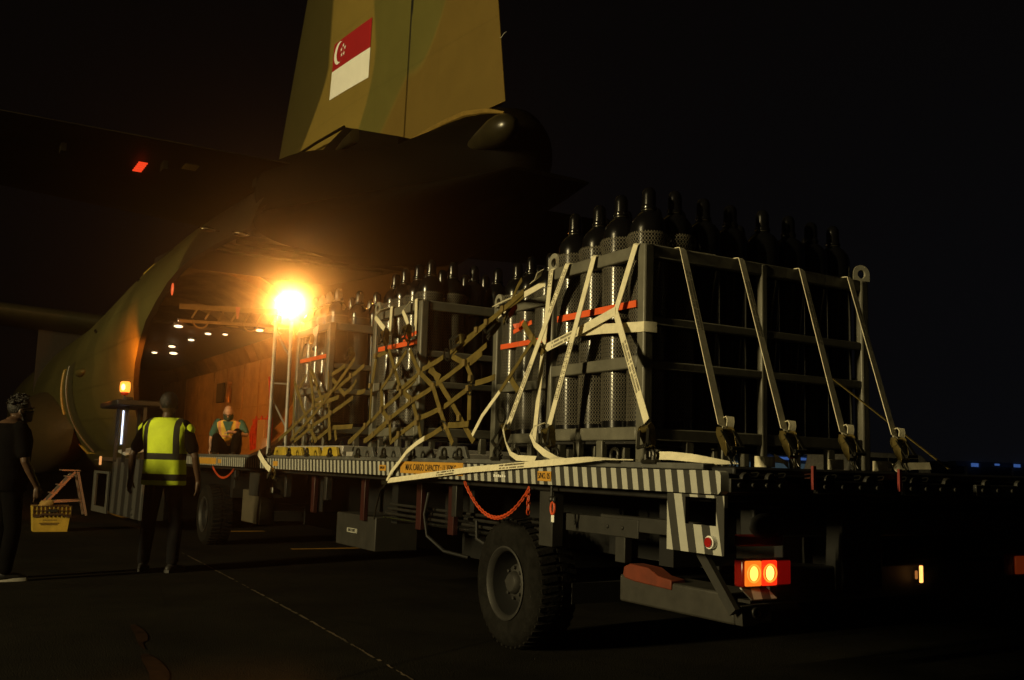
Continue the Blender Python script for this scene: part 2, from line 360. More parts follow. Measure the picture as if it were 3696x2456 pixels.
b.build('mudguard_bracket', M['grey_box'], L, bevel=.008)
b = MB(); b.box(3.37,3.62,3.60,4.50,.455,.60); b.build('rear_stabiliser_beam', M['white_box'], L, bevel=.012)
b = MB(); b.add([(3.36,4.47,.615),(3.36,4.44,.66),(3.36,4.30,.655),(3.36,4.15,.62),(3.36,4.06,.615),(3.36,4.06,.58),(3.36,4.40,.58),(3.36,4.47,.60)],[list(range(8))])
ob = MB(); ob.extrude([(3.36,4.46,.60),(3.36,4.45,.645),(3.36,4.40,.665),(3.36,4.24,.658),(3.36,4.16,.625),(3.36,4.05,.615),(3.36,4.05,.565),(3.36,4.36,.575),(3.36,4.44,.585)], (.1,0,0))
ob.build('orange_wheel_chock', mat('orange_chock', (.14,.022,.004), .7, var=.3), L, bevel=.006)
for (y0, y1, sag) in ((6.04,5.20,.205),(12.9,11.9,.12)):
    ch = MB(); n_ = int(abs(y0-y1)/.026)+8
    P = [V((3.20, y0+(y1-y0)*t/n_, 1.075-.02*(t/n_)-sag*(1-(2*t/n_-1)**2)-.02)) for t in range(n_+1)]
    for i in range(n_):
        a, b_ = P[i], P[i+1]; c_ = (a+b_)/2; dd = (b_-a).normalized(); s_ = V((1,0,0)) if i % 2 else dd.cross(V((1,0,0))).normalized()
        Rr = [(c_+dd*(.023*math.cos(t))+s_*(.0105*math.sin(t))) for t in [2*math.pi*k/10 for k in range(10)]]
        ch.tube(Rr+[Rr[0]], .0042, 6, False)
    if sag > .15:
        for i in range(6):
            c_ = V((3.20, y1+.005, 1.03-.026*i)); s_ = V((1,0,0)) if i % 2 else V((0,1,0))
            Rr = [(c_+V((0,0,.02*math.cos(t)))+s_*(.0105*math.sin(t))) for t in [2*math.pi*k/10 for k in range(10)]]
            ch.tube(Rr+[Rr[0]], .0042, 6, False)
    ch.build('chain', M['orange_chain'], L)
sh = MB(); sh.tube([(3.19,4.915+.02*math.cos(t),.935+.036*math.sin(t)) for t in [2*math.pi*k/14 for k in range(15)]],.008,8,False)
sho = sh.build('shackle', M['orange_chain'], L)
sh = MB(); sh.cyl((3.19,4.93,1.075),(3.19,4.93,.985),.008,8); sh.ell((3.19,4.93,.985),.018,.02,.02); sh.ell((3.19,4.895,.983),.016,.012,.02); sh.build('shackle_pin', M['dark_steel'], sho)
sh = MB(); sh.box(3.186,3.190,4.895,4.925,.855,.895); sh.build('tag', M['white'], sho)
# signs on the rail
def plate(y0, y1, z0, z1, body, size, sx=1, bold=.0):
    b = MB(); b.box(3.145,3.149,y0,y1,z0,z1); s_ = b.build('sign_plate', M['sign'], L)
    if body: text(body, size, (3.1435,(y0+y1)/2,(z0+z1)/2), LEFTROT, M['ink'], s_, sx=sx, bold=bold)
plate(5.97,6.99,1.095,1.182,'MAX. CARGO CAPACITY : 11,350KG',.066,.78,.0003)
plate(4.875,5.02,1.09,1.147,'S/NO. 05',.048,.70,.0)
plate(7.27,7.40,1.105,1.15,'S/NO. 04',.03,.75,.0002)
plate(10.05,10.2,1.10,1.15,None,0); plate(12.55,13.6,1.085,1.165,None,0); plate(12.3,12.45,1.10,1.15,None,0)
wt = MB()
for k in range(6): wt.box(3.1455,3.148,5.40+.026*k,5.42+.026*k,1.10,1.112+.004*(k % 2))
wt.build('stencil_marks', M['white'], L)
# side guides (upright tilted plates) and tie-down rings
def guide(y0, y1, mt):
    b = MB(); e = .05
    b.extrude([(3.285,y0,1.213),(3.285,y1,1.213),(3.285,y1-e,1.30),(3.285,y0+e,1.30)], (.03,0,0)); b.build('side_guide', mt, L, bevel=.005)
for k in range(4): guide(6.18+.56*k, 6.18+.56*k+.5, M['deckgrey'])
for k in range(4): guide(8.72+.50*k, 8.72+.50*k+.44, M['yellow'])
def ring(y, x=3.19, s=1.0):
    b = MB(); b.torus((x,y,1.235+.012*s),.033*s,.0095*s,(1,0,0),16,8)
    b.cyl((x,y-.055,1.215),(x,y+.055,1.215),.014,10); b.cyl((x,y-.03,1.215),(x,y-.03,1.245),.012,8); b.cyl((x,y+.03,1.215),(x,y+.03,1.245),.012,8)
    b.build('tie_down_ring', M['hook'], L)
for y in (4.32,4.02,4.9,5.35,5.6,6.12,6.35,6.88,7.43,7.98,8.66,9.29,9.83,10.5): ring(y)
# rear edge: rollers, hook marks, bolted flanges, lamps
b = MB(); b.box(3.24,6.9,3.46,3.62,1.155,1.20); b.build('rear_edge_beam', M['black_steel'], L, bevel=.012)
for k in range(9):
    x = 3.34+.175*k*1.0; b = MB(); z = 1.165
    b.add([(x,3.456,z+.010),(x+.04,3.456,z+.014),(x+.055,3.456,z+.008),(x+.04,3.456,z-.012),(x,3.456,z-.014),(x,3.456,z-.008),(x+.035,3.456,z-.005),(x+.043,3.456,z+.006),(x+.035,3.456,z+.008),(x,3.456,z+.004)],[[0,1,8,9],[1,2,7,8],[2,3,6,7],[3,4,5,6]])
    b.build('roller_lock_mark', mat('worn_cream_mark', (.85,.8,.62), .5) if k == 0 else bpy.data.materials['worn_cream_mark'], L)
for (a0, a1) in ((3.20,3.56),(3.76,4.24),(4.40,4.86),(5.0,5.5),(5.7,6.3)):
    b = MB(); b.box(a0,a1,3.44,3.47,1.08,1.145); n_ = 4
    for k in range(n_): b.cyl((a0+.05+(a1-a0-.1)*k/(n_-1),3.44,1.115),(a0+.05+(a1-a0-.1)*k/(n_-1),3.43,1.115),.012,8)
    for k in range(2): b.cyl((a0+.1+(a1-a0-.2)*k,3.47,1.145),(a0+.1+(a1-a0-.2)*k,3.44,1.145),.03,12)
    b.build('roller_flange', M['grey_box'], L, bevel=.004)
b = MB(); b.cyl((3.25,3.56,1.11),(6.8,3.56,1.11),.045,16); b.build('end_roller', M['black_steel'], L)
for x in (3.73,4.36):
    b = MB(); b.box(x,x+.02,3.435,3.45,1.10,1.215); b.build('red_strap_end', mat('dark_red_webbing', (.16,.015,.01), .7) if x < 4 else bpy.data.materials['dark_red_webbing'], L)
b = MB(); b.box(3.55,6.8,3.55,3.75,.55,.72); b.box(3.5,6.8,3.60,3.70,.86,1.0); b.box(4.0,4.3,3.5,3.7,.6,1.0); b.build('rear_bumper', M['black_steel'], L, bevel=.01)
b = MB(); b.box(3.31,3.60,3.50,3.54,.83,.885); b.build('lamp_canopy', mat('dark_red_canopy', (.12,.015,.012), .35), L, bevel=.01)
def tail_lamp(x, lit):
    b = MB(); b.box(x-.005,x+.30,3.475,3.54,.645,.775); o = b.build('tail_lamp', mat('lamp_housing_red', (.18,.006,.004), .25), L, bevel=.012)
    b = MB(); b.box(x,x+.10,3.462,3.474,.652,.768); b.build('amber_lens', emis('amber_lens_lit' if lit else 'amber_lens_off', (1,.20,.012), 1.0 if lit else .03, (.3,.05,.01)), o, bevel=.006)
    b = MB(); b.box(x+.104,x+.20,3.462,3.474,.652,.768); b.build('red_lens', emis('red_lens_lit' if lit else 'red_lens_off', (1,.03,.006), 1.1 if lit else .02, (.3,.01,.01)), o, bevel=.006)
    b = MB(); b.box(x+.204,x+.29,3.464,3.474,.655,.765); b.build('side_lens', emis('side_lens_lit' if lit else 'side_lens_off', (1,.01,.006), .10 if lit else .01, (.2,.008,.006)), o, bevel=.006)
    if lit:
        for k, cx in enumerate((x+.05,x+.152)):
            b = MB(); b.ell((cx,3.462,.71),.026,.008,.034); b.build('bulb', emis('bulb_glow_%d' % k, (1,.42 if k == 0 else .36,.06), 4.5 if k else 3.0), o)
            b = MB(); b.torus((cx,3.461,.71),.040,.004,(0,1,0),20,6); b.build('lens_ring', emis('lens_ring_%d' % k, (1,.25,.02), 1.6), o)
tail_lamp(3.315, True)
b = MB(); b.box(5.37,5.60,3.48,3.54,.64,.76); o_ = b.build('tail_lamp', mat('lamp_housing_dim', (.2,.04,.02), .35), L, bevel=.01)
b = MB(); b.box(5.38,5.59,3.466,3.479,.65,.75); b.build('amber_lens', emis('dim_amber_lens', (1,.12,.02), .06, (.3,.06,.02)), o_, bevel=.004)
b = MB(); b.box(4.58,4.605,3.49,3.50,.625,.715); o_ = b.build('marker_lamp', emis('warm_marker_lit', (1,.42,.10), 2.2), L, bevel=.01)
b = MB(); b.box(4.545,4.56,3.49,3.50,.645,.69); b.build('marker_lens', emis('warm_marker_dim', (1,.35,.08), .35), o_, bevel=.005)
b = MB(); b.extrude([(3.315,3.50,.645),(3.475,3.50,.645),(3.50,3.45,.595),(3.34,3.45,.595)], (0,.004,-.004)); b.build('striped_board', stripes('board_stripes', .11, -.55, (.5,.48,.42), (.06,.055,.05), 0), L)
b = MB(); b.box(3.32,3.49,3.44,3.52,.578,.592); b.build('board_edge', M['dark_steel'], L)
b = MB(); b.extrude([(3.33,3.56,.56),(3.52,3.56,.56),(3.50,3.56,.50),(3.42,3.56,.465),(3.34,3.56,.465)], (0,-.05,0)); tb = b.build('tow_bracket', M['grey_box'], L, bevel=.004)
b = MB(); b.torus((3.42,3.505,.525),.020,.007,(0,1,0),16,8); b.build('tow_eye', M['black_steel'], tb)
b = MB(); b.ell((3.47,3.50,.925),.10,.02,.06); b.build('round_cap', M['black_steel'], L)
# drivers cab at the front left of the loader
cb = MB(); cb.hexa([(2.95,16.15,.17),(3.0,16.15,.17),(2.90,18.4,.17),(2.85,18.4,.17),(2.95,16.15,1.10),(3.0,16.15,1.10),(2.90,18.4,1.10),(2.85,18.4,1.10)]); cb.build('cab_side_panel', M['cab_stripe'], L, bevel=.006)
cb = MB(); cb.box(3.0,3.3,16.15,16.2,.17,1.10); cb.build('cab_rear_panel', M['dark_steel'], L)
cb = MB(); cb.torus((2.93,16.7,.27),.05,.012,(1,0,0),16,6); cb.build('cab_ring_handle', M['grey_box'], L)
cb = MB(); frame_plate(cb, 0, .03, 0, 1.1, .15, 1.05, .12, .9, .28, 1.0)
cb2 = MB(); cb2.add([(2.84-v.x-v.y*.08, 18.45+v.y*1.0, v.z*.8+.03) for v in cb.v], cb.f); cb2.build('cab_door', M['cab_fine'], L)
for (x, y) in ((2.72,16.6),(2.96,16.4),(2.72,17.4),(3.05,17.4)): cb = MB(); cb.box(x-.025,x+.025,y-.025,y+.025,1.05,1.93); cb.build('cab_pillar', M['dark_steel'], L)
cb = MB(); cb.box(2.52,3.35,16.3,18.0,1.93,2.02); cb.box(2.66,2.78,16.45,16.6,2.02,2.07); cb.build('cab_roof', M['black_steel'], L, bevel=.02)
cb = MB(); cb.box(2.665,2.688,16.62,16.63,1.33,1.86); cb.build('cab_strip_lamp', emis('cool_strip_lit', (.75,.82,1), 2.2), L)
cb = MB(); cb.extrude([(2.70,16.35,1.19),(3.2,16.35,1.31),(3.2,17.0,1.36),(2.70,17.0,1.24)], (0,0,-.04)); cb.build('cab_hood', mat('pale_hood_paint', (.40,.40,.38), .5), L, bevel=.01)
bc = MB(); bc.lathe([(.050,0),(.055,.01),(.055,.04),(.05,.045)], 20, 'z', (2.66,16.55,2.10)); bco = bc.build('beacon_base', mat('red_beacon_base', (.4,.02,.01), .3), L)
bc = MB(); bc.cyl((2.66,16.55,2.02),(2.66,16.55,2.11),.014,8); bc.build('beacon_stem', M['dark_steel'], bco)
bc = MB(); bc.lathe([(.068,0),(.076,.02),(.080,.10),(.074,.15),(.055,.168),(.0001,.172)], 24, 'z', (2.66,16.55,2.145)); bc.build('beacon_lens', emis('amber_beacon_lit', (1,.28,.03), 2.6), bco)
bc = MB(); bc.ell((2.62,16.475,2.22),.03,.012,.05); bc.build('beacon_bulb', emis('beacon_bulb_lit', (1,.62,.18), 5), bco)
bc = MB(); bc.box(2.66,2.70,18.6,18.62,.98,1.13); bc.build('cab_marker_lamp', emis('cab_marker_lit', (1,.42,.12), .9), L, bevel=.008)
pd = bpy.data.lights.new('beacon_light', 'SPOT'); pd.energy = 750; pd.color = (1,.22,.015); pd.shadow_soft_size = .08; pd.spot_size = math.radians(125); pd.spot_blend = .7
po = bpy.data.objects.new('beacon_light', pd); COL.objects.link(po); po.location = (2.52,16.6,2.36); po.rotation_euler = (V((2.52,16.6,2.36))-V((3.1,18.3,2.5))).to_track_quat('Z','Y').to_euler()
# loading ramp plate between the loader and the aircraft belongs to the aircraft (below)
# ------------------------------------------------------------------ cargo plane
AX = 4.95
A_ = thing('cargo_plane', 'tan and green military cargo plane with open hold and a flag on its fin', 'aircraft', (AX, 26, 0))
SEC = [(12.5,3.75,1.62,1.66,1.55),(13.5,3.66,1.78,1.74,1.70),(15,3.52,1.96,1.88,1.95),(16.5,3.40,2.07,2.0,2.05),(18.3,3.25,2.15,2.11,2.10),(20.5,3.06,2.20,2.20,2.1),(23,2.82,2.25,2.26,2.12),(26,2.65,2.27,2.28,2.08),(34,2.62,2.27,2.28,2.05),(44,2.62,2.2,2.2,2.0),(49,2.5,1.5,1.5,1.5),(51.5,2.3,.3,.4,.5)]
def sec(y):
    for i in range(len(SEC)-1):
        a, b = SEC[i], SEC[i+1]
        if y <= b[0] or i == len(SEC)-2:
            t = (y-a[0])/(b[0]-a[0]); return [a[k]+(b[k]-a[k])*t for k in range(1, 5)]
CUT = [(12.5,4.12),(13.5,4.08),(14.6,4.02),(15.4,3.84),(16.5,3.30),(18.3,2.20),(20.5,1.06)]
def cut(y):
    for i in range(len(CUT)-1):
        a, b = CUT[i], CUT[i+1]
        if y <= b[0]: return a[1]+(b[1]-a[1])*(y-a[0])/(b[0]-a[0])
def skin(y, t, k=1.0):
    zc, hw, ht, hb = sec(y); s_ = math.sin(t); return V((AX+k*hw*math.cos(t), y, zc+k*(ht if s_ > 0 else hb)*s_))
def ringc(y, k, n=56):
    zc, hw, ht, hb = sec(y); s_ = (cut(y)-zc)/(ht if cut(y) > zc else hb); t0 = math.asin(max(-1, min(1, s_)))
    return [skin(y, math.pi-t0+(2*t0-math.pi)*j/n, k) for j in range(n+1)]
ys = [12.5+.5*i for i in range(17)]
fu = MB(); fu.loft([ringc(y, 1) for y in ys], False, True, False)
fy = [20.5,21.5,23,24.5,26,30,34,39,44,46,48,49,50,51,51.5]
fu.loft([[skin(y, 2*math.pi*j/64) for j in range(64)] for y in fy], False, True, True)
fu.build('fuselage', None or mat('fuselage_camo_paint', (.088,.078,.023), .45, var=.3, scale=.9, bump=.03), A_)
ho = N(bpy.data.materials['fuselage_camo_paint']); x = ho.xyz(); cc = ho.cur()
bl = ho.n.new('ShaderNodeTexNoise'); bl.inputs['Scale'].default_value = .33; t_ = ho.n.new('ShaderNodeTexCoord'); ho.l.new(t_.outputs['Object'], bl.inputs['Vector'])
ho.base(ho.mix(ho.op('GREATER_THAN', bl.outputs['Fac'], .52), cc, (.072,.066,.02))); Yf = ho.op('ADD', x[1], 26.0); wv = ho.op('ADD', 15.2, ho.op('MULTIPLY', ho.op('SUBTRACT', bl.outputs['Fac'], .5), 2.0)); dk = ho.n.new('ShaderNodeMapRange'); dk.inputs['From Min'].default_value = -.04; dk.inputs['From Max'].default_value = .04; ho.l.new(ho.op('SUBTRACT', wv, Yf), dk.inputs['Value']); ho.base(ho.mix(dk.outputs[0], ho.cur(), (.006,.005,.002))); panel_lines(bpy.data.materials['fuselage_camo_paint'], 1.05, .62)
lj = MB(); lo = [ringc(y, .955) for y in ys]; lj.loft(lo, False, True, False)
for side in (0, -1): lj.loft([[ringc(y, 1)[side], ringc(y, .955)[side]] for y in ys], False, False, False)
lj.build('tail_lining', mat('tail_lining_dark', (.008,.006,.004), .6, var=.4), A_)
li = MB()
li.loft([[skin(y, 2*math.pi*j/64, .955) for j in range(64)] for y in (20.5,23,26,30,33)], False, True, True)
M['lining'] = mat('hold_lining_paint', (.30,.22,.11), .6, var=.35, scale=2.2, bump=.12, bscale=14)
li.build('hold_lining', M['lining'], A_)
q = MB(); q.box(3.55,6.35,15.6,33,1.02,1.10); q.build('hold_floor', mat('hold_floor_metal', (.10,.075,.05), .5, var=.4), A_)
q = MB(); q.box(3.6,6.3,15.55,18.5,1.10,1.17); q.build('ramp', M['dark_steel'], A_)
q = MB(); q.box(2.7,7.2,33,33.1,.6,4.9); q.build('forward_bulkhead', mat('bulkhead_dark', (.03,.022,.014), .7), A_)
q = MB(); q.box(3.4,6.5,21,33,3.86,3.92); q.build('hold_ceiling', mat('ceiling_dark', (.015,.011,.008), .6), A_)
# flat side wall panels of the hold (right side is what the camera sees)
q = MB(); q.box(6.45,6.5,21.4,33,1.1,3.4)
for y in (22.3,23.6,25,26.4,28,29.6,31.2): q.box(6.425,6.45,y,y+.03,1.1,3.4)
for z in (1.75,2.35,2.9): q.box(6.43,6.45,21.4,33,z,z+.02)
q.build('hold_side_wall', M['lining'], A_)
for y in (20.6,24.2,28.0):
    fr = MB(); fr.loft([[skin(y, t, .955), skin(y, t, .87), skin(y+.14, t, .87), skin(y+.14, t, .955)] for t in [math.radians(-42+ 264*j/48) for j in range(49)]], True, False, True)
    fr.build('hold_frame', M['lining'], A_)
q = MB(); q.box(6.32,6.42,21.0,22.2,1.2,2.05)
for k in range(9): q.tube([(6.3,21.0+.14*k,2.1-.1*(k%3)),(6.27,21.03+.14*k,1.7),(6.32,21.05+.14*k,1.25)],.02,6)
q.build('webbing_seat', mat('red_seat_webbing', (.42,.04,.02), .7, var=.4), A_)
q = MB(); q.lathe([(.06,0),(.065,.05),(.065,.33),(.03,.38),(.02,.42),(.0001,.43)], 16, 'z', (6.3,24.3,2.5)); q.box(6.25,6.35,24.26,24.34,2.93,3.01); q.build('fire_extinguisher', mat('dull_brass_bottle', (.3,.16,.05), .35, metal=.5), A_)
q = MB(); q.box(6.36,6.43,25.2,25.8,2.55,3.05); q.build('dark_pouch', M['black_steel'], A_, bevel=.02)
q = MB(); q.tube([(6.3,21.9,1.25),(6.25,21.7,1.8),(6.3,21.5,2.0),(6.35,21.4,1.5)],.02,8); q.tube([(6.3,20.9,1.2),(6.28,20.8,2.4),(6.2,20.7,2.9)],.03,8); q.build('red_hose', bpy.data.materials['red_seat_webbing'], A_)
q = MB(); q.box(6.2,6.3,20.9,21.4,1.25,2.0); q.box(6.15,6.2,20.5,20.9,1.3,1.6); q.build('control_box', M['amber_pole'], A_, bevel=.01)
# cargo door stowed up inside the tail, and beams under it
q = MB(); q.loft([[(AX-1.5,12.7,4.05),(AX+1.5,12.7,4.05),(AX+1.5,12.7,4.15),(AX-1.5,12.7,4.15)],[(AX-1.7,15,4.35),(AX+1.7,15,4.35),(AX+1.7,15,4.45),(AX-1.7,15,4.45)],[(AX-1.7,18.2,4.55),(AX+1.7,18.2,4.55),(AX+1.7,18.2,4.65),(AX-1.7,18.2,4.65)]], True, False)
for y in (13.4,14.4,15.4,16.4,17.4):
    z = 4.0+(y-12.7)*.125; q.box(AX-1.5,AX+1.5,y,y+.06,z,z+.06)
q.build('cargo_door', mat('door_underside_paint', (.014,.011,.007), .6, var=.35), A_)
q = MB(); q.bar((3.48,17,3.66),(5.2,17,3.74),.05,.09); q.bar((3.5,17.02,3.42),(5.6,17.02,3.50),.05,.05)
for k in range(7): q.bar((3.7+.22*k,17,3.48),(3.8+.22*k,17,3.68),.03,.03)
q.torus((3.85,17.0,3.46),.13,.014,(0,1,0),16,6,math.pi,2*math.pi); q.torus((4.7,17.0,3.48),.13,.014,(0,1,0),16,6,math.pi,2*math.pi); q.bar((5.2,17,3.55),(5.2,17,3.82),.06,.06)
q.build('door_beam', M['lining'], A_)
q = MB(); q.extrude([(4.40,16.9,3.74),(4.48,16.9,3.74),(4.455,16.9,3.53),(4.425,16.9,3.53)], (0,.01,0)); q.build('pink_streamer', mat('pink_ribbon', (.5,.22,.18), .7), A_)
def clamp_lamp(p, s=1.0, st=3, col=(1,.74,.40)):
    b = MB(); b.ell(p, .10*s, .05*s, .03*s); o = b.build('ceiling_lamp', emis('ceiling_lamp_lit', col, st) if 'ceiling_lamp_lit' not in bpy.data.materials else bpy.data.materials['ceiling_lamp_lit'], A_)
    b = MB(); b.box(p[0]-.12*s,p[0]+.12*s,p[1]-.06*s,p[1]+.06*s,p[2]+.03*s,p[2]+.07*s); b.build('lamp_housing', M['dark_steel'], o)
for p in ((3.70,17.8,3.52),(3.72,18.1,3.46),(4.92,22.5,3.74),(4.97,21.18,3.75),(5.27,20.95,3.74),(4.9,24.4,3.76),(5.25,25.9,3.75),(4.55,24.6,3.6),(5.0,17.5,3.45)):
    clamp_lamp(p, random.uniform(.5,.8) if p[1] < 22 else random.uniform(.6,1.0))
for (p, e) in (((3.9,22.0,3.0),85),((3.9,27.0,3.0),60)):
    hd = bpy.data.lights.new('hold_light', 'SPOT'); hd.energy = e*1.3; hd.spot_size = math.radians(150); hd.spot_blend = .6; hd.color = (1,.30,.035); hd.shadow_soft_size = .15
    o = bpy.data.objects.new('hold_light', hd); COL.objects.link(o); o.location = p; o.rotation_euler = V((-1,.35,.25)).to_track_quat('Z','Y').to_euler()
# tail end
def ell_ring(y, zc, hw, h, n=48, e=1.0): return [V((AX+hw*math.cos(t), y, zc+h*math.sin(t))) for t in [2*math.pi*j/n for j in range(n)]]
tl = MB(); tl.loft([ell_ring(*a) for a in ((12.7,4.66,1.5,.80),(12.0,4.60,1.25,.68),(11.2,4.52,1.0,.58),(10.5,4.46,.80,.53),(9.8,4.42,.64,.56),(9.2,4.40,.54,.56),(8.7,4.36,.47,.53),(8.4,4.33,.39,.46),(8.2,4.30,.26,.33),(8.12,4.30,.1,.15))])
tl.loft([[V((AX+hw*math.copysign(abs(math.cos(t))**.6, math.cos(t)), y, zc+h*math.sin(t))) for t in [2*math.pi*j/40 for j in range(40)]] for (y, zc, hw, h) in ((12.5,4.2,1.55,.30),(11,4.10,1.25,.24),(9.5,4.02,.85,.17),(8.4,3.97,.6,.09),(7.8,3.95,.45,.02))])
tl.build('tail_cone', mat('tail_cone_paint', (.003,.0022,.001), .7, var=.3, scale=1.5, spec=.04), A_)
q = MB(); q.lathe([(.0001,-.13),(.05,-.12),(.10,-.07),(.135,.0),(.15,.1),(.145,.22),(.10,.5),(.03,.85),(.0001,.9)], 24, 'y', (AX-.40,7.98,4.40)); q.build('tail_pod', mat('pod_paint', (.022,.018,.008), .3), A_)
q = MB(); q.extrude([(AX-.53,13.315,5.426),(AX-.53,12.092,5.555),(AX-.53,11.292,5.274),(AX-.53,10.3,4.93),(AX-.53,10.3,4.6),(AX-.53,14.2,4.6),(AX-.53,14.2,5.0)], (1.06,0,0)); q.tube([(AX-.53,14.25,5.69),(AX-.53,13.2,5.64),(AX-.53,12.1,5.56)],.022,8); q.build('fin_root_shade_plate', bpy.data.materials['tail_cone_paint'], A_, bevel=.03)  # dark plate cut to the shadow outline at the fin root
q = MB(); q.tube([(4.60,10.25,4.93),(4.60,9.76,4.895),(4.61,9.4,4.88),(4.62,9.0,4.85),(4.66,8.6,4.77),(4.72,8.35,4.69)],[.012,.03,.035,.035,.03,.012],8); q.build('rim_highlight_tube', mat('rim_highlight_tan', (.20,.13,.03), .4), A_)  # tan tube added as the painted highlight along the tail bulge rim
for p_ in ((3.33,12.75,4.07),(4.56,12.95,4.06),(3.0,13.2,4.17),(3.55,14.2,4.27)): q = MB(); q.ell(p_,.10,.07,.03); q.bar((p_[0]-.12,p_[1],p_[2]+.01),(p_[0]+.16,p_[1]+.05,p_[2]+.01),.03,.02); q.build('glint_bump', bpy.data.materials.get('glint_bump_metal') or mat('glint_bump_metal', (.5,.4,.25), .25, metal=1, bump=.6, bscale=40), A_)  # polished bumps added only to catch lamp glints under the tail
q = MB(); q.lathe([(.09,.0),(.085,.05),(.06,.4),(.02,.7)], 16, 'y', (AX-.56,11.55,5.28)); q.build('fin_fillet', bpy.data.materials['pod_paint'], A_)
# fin and rudder
def nac(s_): return 5*(.2969*math.sqrt(s_)-.126*s_-.3516*s_**2+.2843*s_**3-.1036*s_**4)
def fin_ring(z, y_from, y_to, n=18, gap=0):
    le = 16.85-.417*(z-4.9); te = 8.72+.185*(z-4.9); c = le-te; tm = .86-.045*(z-4.9)
    S = [((le-y_from(z))/c), ((le-y_to(z))/c)]; out = []
    for sgn in (1, -1):
        rng = range(n+1) if sgn == 1 else range(n, -1, -1)
        for j in rng:
            u = j/n; u = u*u if S[0] <= 0 else u; s_ = S[0]+(S[1]-S[0])*u; s_ = max(0, min(1, s_))
            out.append(V((AX-sgn*(tm*nac(s_)/1.0*.98+.004), le-s_*c, z)))
    return out
LE = lambda z: 16.85-.417*(z-4.9); TE = lambda z: 8.72+.185*(z-4.9)
HI = lambda z: 10.84; HI2 = lambda z: 10.80
zs = [4.7,5.5,6.5,7.5,8.5,9.5,10.5,11.4]
M['fin'] = mat('fin_camo_paint', (1,1,1), .5, var=.13, scale=2.5, bump=.03, spec=.3)
h = N(M['fin']); x = h.xyz(); dirt = h.cur()
Y = h.op('ADD', x[1], 26.0); Z = x[2]
cz = h.op('ADD', 11.74, h.op('MULTIPLY', h.op('POWER', h.op('MAXIMUM', h.op('SUBTRACT', 6.6, Z), 0.0), 2.0), .36))
cz = h.op('ADD', cz, h.op('MULTIPLY', h.op('MAXIMUM', h.op('SUBTRACT', Z, 6.6), 0.0), .2))
f1 = h.op('MULTIPLY', h.op('POWER', h.op('MAXIMUM', h.op('SUBTRACT', 10.65, Y), 0.0), 2.0), 1.7); f2 = h.op('MULTIPLY', h.op('MAXIMUM', h.op('SUBTRACT', Y, 10.85), 0.0), .95)
fz = h.op('SUBTRACT', h.op('ADD', 5.9, f1), f2)
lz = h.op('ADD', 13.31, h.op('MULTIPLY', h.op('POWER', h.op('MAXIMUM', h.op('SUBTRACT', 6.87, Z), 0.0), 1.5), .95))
def soft(a, b, w=.03):
    k = h.n.new('ShaderNodeMapRange'); k.inputs['From Min'].default_value = -w; k.inputs['From Max'].default_value = w; h.l.new(h.op('SUBTRACT', a, b), k.inputs['Value']); return k.outputs[0]
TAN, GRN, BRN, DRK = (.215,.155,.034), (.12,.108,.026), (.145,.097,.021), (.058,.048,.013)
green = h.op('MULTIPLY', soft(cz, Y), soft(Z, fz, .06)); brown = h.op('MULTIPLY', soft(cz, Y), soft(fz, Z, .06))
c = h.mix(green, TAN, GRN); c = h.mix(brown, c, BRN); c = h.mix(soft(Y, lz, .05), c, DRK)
k = h.n.new('ShaderNodeMix'); k.data_type = 'RGBA'; k.blend_type = 'MULTIPLY'; k.inputs['Factor'].default_value = 1; h.l.new(c, k.inputs['A']); h.l.new(dirt, k.inputs['B']); h.base(k.outputs['Result'])
panel_lines(M['fin'], 1.55, 1.2, .4, .8, .008)
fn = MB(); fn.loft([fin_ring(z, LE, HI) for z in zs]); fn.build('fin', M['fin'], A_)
rd = MB(); rd.loft([fin_ring(z, HI2, TE) for z in [4.98]+zs[1:]]); rd.build('rudder', M['fin'], A_)
q = MB(); q.box(AX-.2,AX+.2,10.78,10.86,4.8,11.3); q.build('hinge_gap', M['black_steel'], A_)
for (z, l) in ((6.35,.35),(5.75,.12)): q = MB(); q.tube([(AX,TE(z)+.03,z),(AX,TE(z)-.1*l,z-.02),(AX,TE(z)-.6*l,z+.06*l),(AX,TE(z)-l,z+.05*l)],[.007,.006,.004,.002],6); q.build('static_wick', M['amber_pole'], A_)
q = MB(); q.tube([(AX-.43,15.95,5.75),(AX-.46,15.0,5.95),(AX-.455,13.6,6.03),(AX-.45,13.0,6.02)],.012,6)
# flag painted on the fin: quads laid along the airfoil surface
def on_fin(y, z, off=.004):
    le, te = LE(z), TE(z); s_ = (le-y)/(le-te); tm = .86-.045*(z-4.9); return V((AX-(tm*nac(s_)*.98+.004)-off, y, z))
FT = [V((0,13.127,7.113)),V((0,11.891,7.069)),V((0,11.895,6.226)),V((0,13.178,6.293))]
def flag_pt(u, v, off): a = FT[0].lerp(FT[1], u); b_ = FT[3].lerp(FT[2], u); p = a.lerp(b_, v); return on_fin(p.y, p.z, off)
def flag_grid(v0, v1, off, mt, name, par):
    b = MB(); nu, nv = 14, 6; vs = [flag_pt(i/nu, v0+(v1-v0)*j/nv, off) for j in range(nv+1) for i in range(nu+1)]
    b.add(vs, [(j*(nu+1)+i, j*(nu+1)+i+1, (j+1)*(nu+1)+i+1, (j+1)*(nu+1)+i) for j in range(nv) for i in range(nu)]); return b.build(name, mt, par)
fl = flag_grid(.5, 1, .006, mat('flag_white_paint', (.86,.86,.80), .6, var=.05), 'flag', A_)
flag_grid(0, .5, .006, mat('flag_red_paint', (.33,.008,.012), .6, var=.08), 'flag_red_half', fl)
cr = MB(); P = []
cx, cy, R1 = .17, .225, .20; asp = .66   # in flag units (u wide, v tall)
